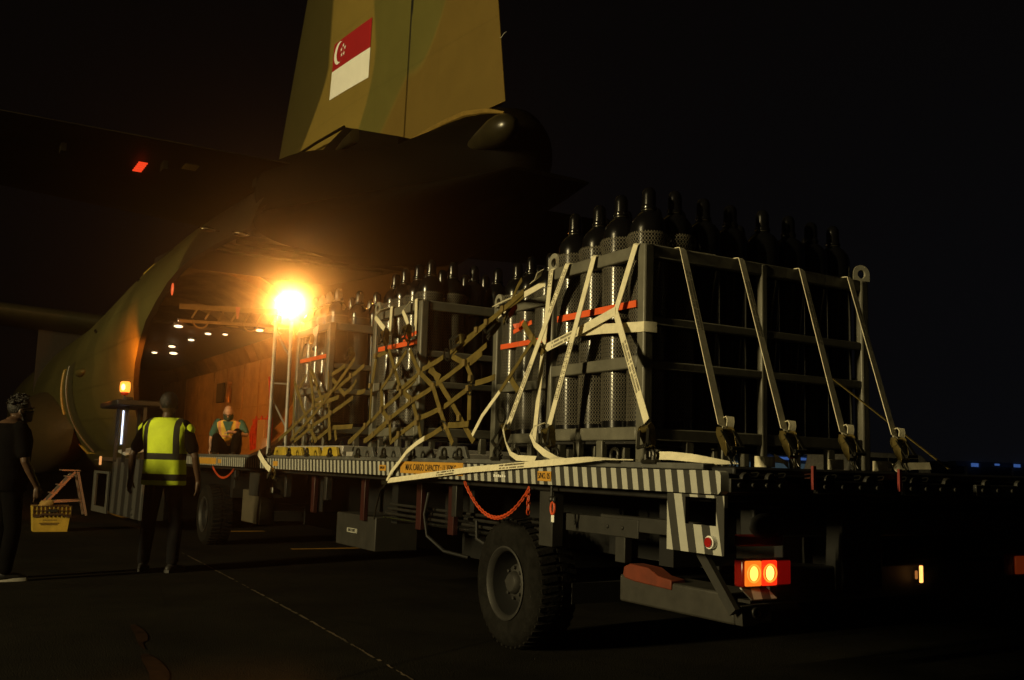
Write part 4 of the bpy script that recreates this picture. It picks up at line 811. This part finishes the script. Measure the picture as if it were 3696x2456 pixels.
loop_strap('cream strap looped over the near top of the netted middle cage', [(3.75,7.35,2.55),(3.5,7.42,2.53),(3.38,7.47,2.50),(3.32,7.47,2.42),(3.325,7.41,2.35),(3.335,7.385,2.30)], (-.8,.3,.5))
loop_strap('straight cream strap over the top bar beside the netted corner post', [(3.5,7.36,2.515),(3.388,7.36,2.512),(3.385,7.345,2.36),(3.38,7.34,2.20)], (-1,0,.3))
loop_strap('straight cream strap over the top bar near the far netted post', [(3.5,7.86,2.515),(3.388,7.86,2.512),(3.38,7.85,2.36),(3.37,7.84,2.25)], (-1,0,.3))
loop_strap('pale strap draped along the top of the half hidden second cage', [(3.90,6.95,2.465),(3.82,6.5,2.47),(3.72,6.2,2.43),(3.6,5.95,2.44),(3.56,5.75,2.47),(3.5,5.62,2.49)], (-.6,-.1,.8), .055)
loop_strap('pale strap dropping from the second cage to a brass ratchet', [(3.62,5.75,2.44),(3.52,5.86,2.36),(3.46,5.98,2.28),(3.42,6.05,2.22)], (-.9,-.3,.3), .05)
loop_strap('olive strap flapping upright above the second cage', [(3.5,6.1,2.18),(3.5,6.02,2.30),(3.49,5.9,2.42),(3.5,5.86,2.47)], (-1,.3,.2), .06, 'net')
loop_strap('dark olive strap slanting from the nearest cage with a pale lower end', [(3.35,5.45,1.98),(3.27,5.72,1.66)], (-1,0,.2), .035, 'net', [(3.27,5.72,1.66),(3.22,5.86,1.50),(3.20,5.955,1.37)])
for (p, l_) in (((3.34,7.40,2.20),'crumpled orange tape tied at the netted corner post'),((3.46,5.80,2.12),'crumpled orange tape on the half hidden second cage')):
    T = thing('orange_tape', l_, 'tape', p); b = MB(); p = V(p)
    for k in range(5):
        a = V((random.uniform(-.02,.0),random.uniform(-.05,.05),random.uniform(-.05,.04))); b.add([p, p+a, p+a+V((-.01,random.uniform(-.04,.04),.03)), p+V((0,.01,.03))], [(0,1,2,3)])
    b.bar(p+V((.04,-.09,.03)), p+V((.02,.12,-.02)), .006, .03); b.build('tape', M['orange'], T)
b = MB(); b.extrude([(3.38,9.86,2.52),(3.38,9.70,2.55),(3.37,9.72,2.34),(3.37,9.84,2.32)], (.003,0,0)); tag(b.build('paper_tag', mat('pale_paper', (.5,.5,.46), .8)), 'pale paper tag hanging on the farthest cage under the floodlight', 'paper tag')
# ------------------------------------------------------------------ people
M['skin'] = mat('brown_skin', (.07,.038,.022), .5, var=.12, scale=9); M['skin_pale'] = mat('light_skin', (.42,.25,.17), .5, var=.1, scale=9)
M['dark_cloth'] = mat('dark_navy_cloth', (.007,.007,.008), .95, var=.3, scale=6, bump=.5, bscale=7, spec=.06)
M['black_cloth'] = mat('black_cloth', (.002,.002,.0022), .95, var=.3, scale=6, bump=.5, bscale=7, spec=.06)
M['teal_cloth'] = mat('teal_polo_cloth', (.03,.10,.085), .85, var=.2, bump=.3, bscale=9)
M['hair'] = mat('black_hair', (.005,.004,.003), .6, var=.4, scale=40, bump=.6, bscale=70)
M['mask_black'] = mat('black_face_mask', (.008,.008,.009), .8, var=.2)
M['mask_green'] = mat('dark_green_mask', (.02,.05,.03), .8, var=.2)
M['shoe'] = mat('dark_shoe', (.012,.011,.011), .6); M['white_shoe'] = mat('white_trainer', (.65,.62,.55), .6)
def hi_vis(name, col, bandcol, zb, vcoord, vb):
    m = mat(name, col, .8, var=.12, scale=5, bump=1.0, bscale=5); h = N(m); x = h.xyz(); c = h.cur(); f = None
    def inside(v, a, b): return h.op('MULTIPLY', h.op('GREATER_THAN', v, a), h.op('LESS_THAN', v, b))
    for a, b in zb: q = inside(x[2], a, b); f = q if f is None else h.op('MAXIMUM', f, q)
    d = h.op('ADD', h.op('MULTIPLY', x[0], vcoord[0]), h.op('MULTIPLY', x[1], vcoord[1])); ad = h.op('ABSOLUTE', d)
    q = h.op('MULTIPLY', inside(ad, vb[0], vb[1]), h.op('GREATER_THAN', x[2], vb[2])); f = h.op('MAXIMUM', f, q)
    h.base(h.mix(f, c, bandcol)); return m
def frame_of(f):
    f = V((f[0], f[1], f[2] if len(f) > 2 else 0)).normalized(); up = V((0,0,1)); s = f.cross(up).normalized(); return f, s   # s points to the person's right
def oval(c, s, f, a, b, n=24, sq=1.0):
    c = V(c); out = []
    for k in range(n):
        t = 2*math.pi*k/n; ct, st = math.cos(t), math.sin(t)
        ct = math.copysign(abs(ct)**sq, ct); st = math.copysign(abs(st)**sq, st); out.append(c + s*a*ct + f*b*st)
    return out
def hand(mb, w, d, n, side, curl=.5):
    w, d, n = V(w), V(d).normalized(), V(n); n = (n-d*n.dot(d)).normalized(); l = d.cross(n)*side
    mb.capsule([w-d*.02, w+d*.03, w+d*.085], [.026,.030,.028], 10)
    for k in (-1, 1): mb.capsule([w+d*.025+l*.018*k, w+d*.085+l*.024*k], [.017,.017], 8)
    for i, L_ in enumerate((.066,.078,.072,.056)):
        b0 = w+d*.09+l*(1.5-i)*.0195; q1 = b0+d*L_*.45+n*L_*.12*curl; q2 = q1+d*L_*.3*(1-.4*curl)+n*L_*.25*curl; q3 = q2+d*L_*.22*(1-.7*curl)+n*L_*.24*curl
        mb.capsule([b0-d*.01, q1, q2, q3], [.010,.0093,.0086,.0078], 8)
    t0 = w+d*.025+l*.03; mb.capsule([t0, t0+d*.035+l*.025+n*.01, t0+d*.07+l*.034+n*.022], [.0125,.011,.009], 8)
def head(mb, c, f, up, s, k=1.0):
    rot = Matrix((s, f, up)).transposed()
    mb.ell(c+up*.02*k, .077*k, .098*k, .112*k, rot); mb.ell(c+f*.025*k-up*.065*k, .055*k, .066*k, .062*k, rot)
    mb.ell(c+f*.10*k-up*.012*k, .013*k, .024*k, .026*k, rot, 10, 8); mb.ell(c+f*.088*k+up*.028*k, .05*k, .02*k, .012*k, rot, 12, 8)
    mb.ell(c+f*.087*k-up*.062*k, .025*k, .014*k, .010*k, rot, 12, 8)
    for sg in (-1, 1): mb.ell(c+s*.078*k*sg-f*.005*k-up*.005*k, .012*k, .024*k, .034*k, rot, 10, 8)
def mask_on(par, c, f, up, s, m, k=1.0):
    b = MB(); rings = []
    for i in range(9):
        v = -1+2*i/8; row = []
        for j in range(15):
            a = math.radians(-88+176*j/14); r = 1.0-.06*v*v
            row.append(c - up*(.048+.05*v*-1*-1)*k + s*math.sin(a)*.080*k*r + f*(math.cos(a)*(.108 if abs(v) < .8 else .100)*k*r+.002) if True else None)
        rings.append(row)
    b.loft(rings, False, True, False); o = b.build('face_mask', m, par)
    sd = o.modifiers.new('t', 'SOLIDIFY'); sd.thickness = .004
    b = MB()
    for sg in (-1, 1):
        for u in (-.02, .085): b.tube([c-up*u*k+s*.078*k*sg+f*.02*k, c-up*.0*k+s*.088*k*sg-f*.02*k], .0025, 6)
    b.build('mask_strap', m, o)
def glasses_on(par, c, f, up, s, m, k=1.0):
    b = MB()
    for sg in (-1, 1): b.torus(c+f*.104*k+s*.034*k*sg+up*.018*k, .024*k, .0028, tuple(f), 18, 6); b.tube([c+f*.10*k+s*.058*k*sg+up*.02*k, c+s*.083*k*sg+up*.018*k-f*.01*k], .0028, 6)
    b.tube([c+f*.106*k-s*.011*k+up*.02*k, c+f*.106*k+s*.011*k+up*.02*k], .0025, 6); b.build('glasses', m, par)
def hair_on(par, c, f, up, s, full=True, k=1.0, m=None):
    rot = Matrix((s, f, up)).transposed(); b = MB(); b.ell(c+up*.042*k-f*.014*k, .084*k, .100*k, .098*k, rot, 28, 18)
    keep = []
    for fc in b.f:
        p = sum((b.v[i] for i in fc), V())/len(fc)-c; y, z = p.dot(f)/k, p.dot(up)/k
        if z > (.075 if y > .045 else .015 if y > .01 else -.085): keep.append(fc)
    b.f = keep; b.sm = [True]*len(keep); b.mi = [0]*len(keep)
    if full:
        rr = random.Random(4)
        for i in range(150):
            a, e = rr.uniform(0, 6.28), rr.uniform(.15, 1.5); dr = V((math.cos(a)*math.cos(e), math.sin(a)*math.cos(e), math.sin(e)))
            if dr.y > .35 and dr.z < .6: continue
            p = c+up*.042*k-f*.014*k + rot @ V((dr.x*.082, dr.y*.098, dr.z*.096))*k; t = rot @ V((rr.uniform(-1,1), rr.uniform(-1,1)+.3, rr.uniform(-.3,.5)))
            b.capsule([p, p+(rot@dr)*.012+t*.012, p+(rot@dr)*.010+t*.03], [.010,.008,.004], 6)
    return b.build('hair', m or M['hair'], par)
def person(label, base, f, J, mats, hd_f, head_c, k=1.0, sit=False):
    f, s = frame_of(f); P = thing('person', label, 'person', base)
    b = MB(); up = V((0,0,1)); hf, hs = frame_of(hd_f); hu = hs.cross(hf).normalized()
    tor = J['torso']     # list of (centre, half width, half depth)
    b.loft([oval(c, s, f, a, d_, 24, .9) for c, a, d_ in tor])
    b.capsule([tor[-1][0]-up*.03, head_c-up*.075-hf*.01], [.060,.052], 14); head(b, head_c, hf, hu, hs, k)
    for sd in ('l', 'r'):
        sh, el, wr = J['arm_'+sd][:3]; b.capsule([sh, V(sh).lerp(V(el), .45), el, V(el).lerp(V(wr), .35), wr], [.052,.048,.038,.038,.025], 12)
        hand(b, wr, J['arm_'+sd][3], J['arm_'+sd][4], 1 if sd == 'r' else -1, J['arm_'+sd][5])
        hp, kn, an = J['leg_'+sd][:3]; b.capsule([hp, V(hp).lerp(V(kn), .5), kn, V(kn).lerp(V(an), .35), an], [.080,.070,.052,.053,.036], 14)
    b.build('body', mats['skin'], P, remesh=.0065, smooth_it=3)
    t = MB(); t.loft([oval(c, s, f, a+.012, d_+.012, 24, .9) for c, a, d_ in tor[:3]])
    for sd in ('l', 'r'):
        hp, kn, an = J['leg_'+sd][:3]; hp, kn, an = V(hp), V(kn), V(an); t.capsule([hp, hp.lerp(kn, .3), hp.lerp(kn, .7), kn, kn.lerp(an, .3), kn.lerp(an, .7), an+(kn-an)*.06], [.098,.092,.080,.072,.072,.064,.062], 16)
    t.build('trousers', mats['trousers'], P, remesh=.011, smooth_it=3)
    t = MB(); t.loft([oval(c, s, f, a+.014, d_+.016, 24, .9) for c, a, d_ in J.get('shirt', tor[1:])])
    for sd in ('l', 'r'):
        sh, el = V(J['arm_'+sd][0]), V(J['arm_'+sd][1]); sl = mats.get('sleeve', .72); t.capsule([sh-(el-sh)*.08, sh, sh.lerp(el, sl*.6), sh.lerp(el, sl)], [.062,.068,.066,.066], 14)
    t.build('shirt', mats['shirt'], P, remesh=.011, smooth_it=3)
    for sd in ('l', 'r'):
        an, toe = V(J['leg_'+sd][2]), V(J['leg_'+sd][3]); q = MB(); dirn = V((toe.x-an.x, toe.y-an.y, 0)).normalized(); z0 = toe.z; base_ = V((an.x, an.y, z0))
        q.capsule([base_-dirn*.045+up*.04, base_+dirn*.03+up*.045, base_+dirn*.11+up*.036, base_+dirn*.17+up*.028], [.040,.044,.042,.030], 14); q.capsule([base_+up*.05, base_+up*.11], [.045,.044], 12)
        sh_ = q.build('shoe', mats['shoe'], P, remesh=.010, smooth_it=2)
        q = MB(); dd = dirn; ss = dd.cross(up); q.extrude([base_-dd*.075-ss*.03+up*.002, base_-dd*.085+up*.002, base_-dd*.075+ss*.03+up*.002, base_+dd*.10+ss*.043+up*.002, base_+dd*.18+ss*.03+up*.002, base_+dd*.20+up*.004, base_+dd*.18-ss*.03+up*.002, base_+dd*.10-ss*.043+up*.002], (0,0,.03)); q.build('sole', mats.get('sole', mats['shoe']), sh_)
    return P, f, s, hf, hs, hu
# standing worker in a yellow-green vest, back to the camera
def stand(base, f, k=1.0, spread=.14, arms=None):
    f, s = frame_of(f); B = V(base); up = V((0,0,1)); q = lambda r, fw, z: B+s*r*k+f*fw*k+up*z*k
    T = [(q(0,0,.84),.15,.105),(q(0,0,.94),.168,.118),(q(0,0,1.04),.158,.112),(q(0,-.005,1.18),.165,.118),(q(0,-.01,1.32),.19,.122),(q(0,-.02,1.42),.185,.105),(q(0,-.025,1.475),.12,.078),(q(0,-.025,1.51),.065,.06)]
    J = {'torso': T, 'shirt': T[2:-1]}
    for sd, sg in (('r', 1), ('l', -1)):
        a = arms[sd] if arms else (q(sg*.30,.0,1.15), q(sg*.34,.07,.90))
        J['arm_'+sd] = (q(sg*.195,-.02,1.42), a[0], a[1], (a[1]-a[0]), -s*sg, .55)
        fo = .05*sg*0
        J['leg_'+sd] = (q(sg*.09,0,.90), q(sg*(.09+spread)*.5+sg*.02,.03,.48), q(sg*spread,-.01+fo,.085), q(sg*(spread+.04),.15+fo,.0))
    return J, q
Jb, qb = stand((2.16,10.67,0), (.60,.80), 1.03, .15, None)
fb, sb = frame_of((.60,.80)); Jb['torso'] = [(c,a*1.1,d_*1.06) for c,a,d_ in Jb['torso'][:-1]]+[Jb['torso'][-1]]; Jb['shirt'] = Jb['torso'][2:-1]
Jb['arm_l'] = (qb(-.20,-.02,1.42), qb(-.33,-.03,1.14), qb(-.375,.05,.90), V((-.05,.06,-1)), sb, .5)
Jb['arm_r'] = (qb(.20,-.02,1.42), qb(.32,-.02,1.13), qb(.325,.08,.89), V((0,.12,-1)), -sb, .6)
Pb, f_, s_, hf_, hs_, hu_ = person('man in yellow green safety vest standing with his back turned beside the loader', (2.16,10.67,0), (.60,.80), Jb, dict(skin=M['skin'], trousers=M['dark_cloth'], shirt=M['black_cloth'], shoe=M['shoe']), (.55,.83), qb(0,.0,1.635), 1.03)
cap = hair_on(Pb, qb(0,.0,1.635), hf_, hu_, hs_, False, 1.06)
vs_ = MB(); T = [(qb(0,-.0,.845),.200,.150),(qb(0,0,.92),.198,.150),(qb(0,0,1.0),.192,.144),(qb(0,-.005,1.1),.188,.142),(qb(0,-.01,1.22),.196,.146),(qb(0,-.015,1.32),.212,.148),(qb(0,-.02,1.42),.215,.132),(qb(0,-.03,1.478),.160,.100),(qb(0,-.03,1.515),.088,.078)]
vs_.loft([oval(c, sb, fb, a*1.13, d_*1.06, 40, .85) for c, a, d_ in T], True)
for sg in (-1, 1): vs_.capsule([qb(sg*.13,-.02,1.455), qb(sg*.24,-.02,1.40)], [.068,.060], 14)
vest = vs_.build('safety_vest', hi_vis('yellow_green_vest', (.60,.76,.03), (.02,.02,.014), [(.92,.985),(1.13,1.195)], (sb.x, sb.y), (.135,.19,1.13)), Pb, remesh=.011, smooth_it=2)
# dark dressed person at the left edge, looking right
Ja, qa = stand((.70,10.3,0), (.93,.36), .965, .12, None); fa, sa = frame_of((.93,.36))
Ja['torso'] = [(c,a*1.2,d_*1.3) for c,a,d_ in Ja['torso'][:-1]]+[Ja['torso'][-1]]; Ja['shirt'] = Ja['torso'][1:-1]
Ja['arm_r'] = (qa(.22,-.02,1.42), qa(.27,.02,1.12), qa(.24,.17,.88), V((.12,.1,-1)), -sa, .6)
Ja['arm_l'] = (qa(-.20,-.02,1.42), qa(-.29,.03,1.13), qa(-.27,.16,.90), V((.1,.05,-1)), sa, .6)
Pa, f_, s_, hf_, hs_, hu_ = person('dark clothed person in a black face mask standing at the far left looking across', (.72,10.3,0), (.93,.36), Ja, dict(skin=M['skin'], trousers=M['black_cloth'], shirt=M['black_cloth'], shoe=M['shoe'], sole=M['white_shoe']), (.88,.1), qa(0,.06,1.60), .985)
hair_on(Pa, qa(0,.06,1.60), hf_, hu_, hs_, True, 1.02); mask_on(Pa, qa(0,.06,1.60), hf_, hu_, hs_, M['mask_black']); glasses_on(Pa, qa(0,.06,1.60), hf_, hu_, hs_, M['steel'])
q = MB(); 
# bald man sitting on the ramp in an orange-yellow vest, head bowed
B0 = V((4.46,16.9,1.17)); fc, sc_ = frame_of((-.42,-.9)); up = V((0,0,1)); qc = lambda r, fw, z: B0+sc_*r+fc*fw+up*z
Tc = [(qc(0,-.02,.10),.17,.13),(qc(0,0,.20),.17,.125),(qc(0,.02,.30),.16,.12),(qc(0,.09,.41),.17,.122),(qc(0,.16,.50),.192,.12),(qc(0,.205,.575),.18,.10),(qc(0,.235,.615),.115,.076),(qc(0,.255,.645),.062,.058)]
Jc = {'torso': Tc, 'shirt': Tc[1:-1]}
Jc['arm_r'] = (qc(.195,.19,.57), qc(.285,.19,.32), qc(.25,.34,.16), V(fc)*.5-up*.8, -sc_, .5)
Jc['arm_l'] = (qc(-.195,.19,.57), qc(-.30,.28,.38), qc(-.12,.44,.42), V(fc)*.4+sc_*.8, -up, .8)
Jc['leg_r'] = (qc(.09,.02,.11), qc(.16,.40,.33), qc(.15,.50,.09), qc(.16,.66,.0))
Jc['leg_l'] = (qc(-.09,.02,.11), qc(-.17,.38,.42), qc(-.15,.52,.09), qc(-.17,.68,.0))
hc = qc(0,.345,.735)
Pc, f_, s_, hf_, hs_, hu_ = person('bald man in glasses and orange yellow vest sitting on the aircraft ramp', tuple(B0), (-.42,-.9), Jc, dict(skin=M['skin_pale'], trousers=M['black_cloth'], shirt=M['teal_cloth'], shoe=M['shoe']), (-.30,-.85,-.60), hc)
mask_on(Pc, hc, hf_, hu_, hs_, M['mask_green']); glasses_on(Pc, hc, hf_, hu_, hs_, M['hook'])
vs_ = MB(); vs_.loft([oval(c, sc_, fc, a*1.03+.022, d_+.026, 40, .85) for c, a, d_ in Tc[1:7]])
vest = vs_.build('safety_vest', hi_vis('orange_yellow_vest', (.75,.50,.08), (.65,.28,.12), [(.22,.25),(.34,.37)], (sc_.x, sc_.y), (.12,.17,.2)), Pc, remesh=.011, smooth_it=2)
v_ = MB(); v_.add([qc(-.05,.245,.655), qc(.05,.245,.655), qc(.0,.215,.36)], [(0,1,2)]); v_ = MB()
v_.extrude([qc(-.085,.335,.60), qc(.085,.335,.60), qc(.006,.258,.37), qc(-.006,.258,.37)], fc*.012); v_.build('shirt_front', M['teal_cloth'], Pc)
# ------------------------------------------------------------------ small things on the apron
K = thing('yellow_crate', 'yellow plastic crate with dark ribbed rim standing on the ground beside the step stand', 'crate', (1.74,16.5,0)); b = MB()
o0 = [(1.51,16.36,0),(1.97,16.36,0),(1.97,16.66,0),(1.51,16.66,0)]; o1 = [(1.49,16.34,.22),(1.99,16.34,.22),(1.99,16.68,.22),(1.49,16.68,.22)]; o2 = [(1.475,16.33,.37),(2.005,16.33,.37),(2.005,16.69,.37),(1.475,16.69,.37)]
b.loft([[V(p) for p in r_] for r_ in (o0, o1, o2)], False, False); b.poly([V(p)+V((0,0,.006)) for p in o0]); b.build('tub', mat('dirty_yellow_plastic', (.44,.30,.04), .55, var=.3, scale=5), K)
b = MB()
for k in range(10): xx = 1.49+.057*k; b.bar((xx,16.328,.215),(xx-.004,16.318,.38),.012,.012)
for zz in (.25,.31,.378): b.bar((1.475,16.322,zz),(2.005,16.322,zz),.014,.012)
b.bar((1.49,16.325,.225),(1.56,16.325,.225),.014,.02); b.bar((1.56,16.325,.225),(1.61,16.32,.265),.014,.02); b.bar((1.61,16.32,.265),(1.87,16.32,.265),.014,.02); b.bar((1.87,16.32,.265),(1.92,16.325,.225),.014,.02); b.bar((1.92,16.325,.225),(1.99,16.325,.225),.014,.02)
b.bar((1.475,16.70,.378),(2.005,16.70,.378),.014,.02); b.build('ribbed_rim', mat('dark_brown_rim', (.05,.025,.01), .6), K)
b = MB(); b.box(1.68,1.81,16.305,16.315,.29,.335); b.build('handle_slot', M['ink'], K)
b = MB()
for zz, x0_, n_ in ((.165,1.63,9),(.12,1.58,13),(.10,1.60,11)):
    for k in range(n_): b.box(x0_+.021*k,x0_+.021*k+.014,16.342,16.346,zz,zz+.014)
b.build('faded_print', mat('faded_brown_print', (.14,.085,.02), .7), K)
b = MB(); b.capsule([(1.60,16.5,.36),(1.72,16.45,.42),(1.62,16.6,.41)],[.05,.06,.04],10); tag(b.build('cloth_bundle', mat('ochre_cloth', (.30,.19,.05), .8), None, remesh=.012), 'crumpled ochre cloth lying in the yellow crate', 'cloth')
S = thing('step_stand', 'small pale wooden step stand with sloping legs under the aircraft', 'step stand', (2.4,20.7,0)); wm_ = mat('pale_pink_wood', (.15,.11,.085), .6, var=.25, scale=5)
def plank(a, c, w, t, nm): q = MB(); q.bar(a, c, w, t, (0,1,0)); q.build(nm, wm_, S, bevel=.004)
for y in (20.55, 21.0):
    plank((2.58,y,.83),(2.78,y-.05,.0),.045,.03,'leg'); plank((2.54,y,.82),(1.98,y,.12),.045,.03,'leg'); plank((2.02,y,.24),(2.70,y,.28),.035,.025,'brace')
for t in (.15,.38,.6): q = MB(); p_ = V((2.54,20.5,.82)).lerp(V((1.98,20.5,.12)), t); q.box(p_.x-.07,p_.x+.05,20.53,21.03,p_.z,p_.z+.025); q.build('tread', wm_, S, bevel=.004)
q = MB(); q.box(2.30,2.62,20.5,21.05,.83,.855); q.build('top_board', wm_, S, bevel=.004)
# ------------------------------------------------------------------ far vehicles and buildings on the right
VN = thing('parked_van', 'pale van parked far off behind the loader deck, only its roof line showing', 'van', (27.5,22.5,0))
prof = [(0,.35),(0,1.25),(.22,1.90),(.45,1.96),(3.6,1.96),(3.85,1.85),(4.3,1.15),(5.1,1.0),(5.15,.35)]
b = MB(); b.extrude([(24.9+a, 21.6, z) for a, z in prof], (0,1.8,0)); vb = b.build('body', mat('van_paint', (.50,.49,.44), .35), VN, bevel=.06)
b = MB(); b.box(25.35,26.8,21.57,21.595,1.32,1.80); b.box(26.9,28.3,21.57,21.595,1.32,1.80); b.build('side_window', mat('van_glass', (.01,.012,.014), .08), VN)
for wx in (26.0,29.0): b = MB(); b.cyl((wx,21.55,.34),(wx,21.8,.34),.34,24); b.build('wheel', M['rubber'], VN)
b = MB(); b.box(25.6,25.75,21.55,21.58,.8,.95); b.build('door_handle', M['dark_steel'], VN)
HB = thing('terminal_building', 'distant low terminal with thin blue lit roof edge behind the van', 'building', (48,45,0))
b = MB(); b.box(30,70,44,60,0,1.9); b.build('wall', mat('terminal_wall', (.03,.04,.05), .6), HB)
b = MB(); b.box(29,71,43,61,1.9,2.35); b.build('roof', mat('terminal_roof', (.02,.025,.03), .6), HB)
bl_ = emis('blue_strip_lit', (.10,.24,.75), .38)
for (xa, xb) in ((42.0,47.4),(47.8,49.8)): b = MB(); b.box(xa,xb,42.9,42.98,2.05,2.20); b.build('blue_strip_light', bl_, HB)
b = MB(); b.box(40.6,43.6,43.9,43.98,.9,1.85); b.build('lit_window', emis('teal_window_lit', (.16,.26,.30), .16), HB)
b = MB(); b.box(44.2,47.0,43.9,43.98,.9,1.85); b.build('lit_window', bpy.data.materials['teal_window_lit'], HB)
HC = thing('apron_canopy', 'long distant canopy dotted with blue lights at the far right', 'canopy', (60,30,0)); b = MB()
b.bar((46,33,2.0),(66,30.5,2.1),.5,.25); b.build('roof', bpy.data.materials['terminal_roof'], HC); rr = random.Random(2)
for k in range(6): t = k/6+.05; c_ = V((46,33,0)).lerp(V((66,30.5,0)), t); b = MB(); b.cyl(c_, c_+V((0,0,2)), .12, 10); b.build('column', M['dark_steel'], HC)
for k in range(12):
    t = .04+.075*k; p = V((46,32.3,1.97+.12*t)).lerp(V((66,29.8,2.1)), t); b = MB(); b.box(p.x-.16-.2*rr.random(),p.x+.2,p.y-.02,p.y+.02,p.z-.10*rr.random()-.03,p.z+.06); b.build('blue_lamp', bl_, HC)
# ------------------------------------------------------------------ faint night haze round the whole scene
hz = MB(); hz.box(-75,95,-45,95,-1,14); ho_ = hz.build('haze', None or bpy.data.materials.new('haze_air')); struct(ho_, 'stuff')
hm = bpy.data.materials['haze_air']; hm.use_nodes = True; n = hm.node_tree.nodes
for q in list(n): n.remove(q)
out = n.new('ShaderNodeOutputMaterial'); pv = n.new('ShaderNodeVolumePrincipled'); pv.inputs['Color'].default_value = (.95,.93,.9,1); pv.inputs['Density'].default_value = .005; pv.inputs['Anisotropy'].default_value = .9935
hm.node_tree.links.new(pv.outputs[0], out.inputs['Volume'])
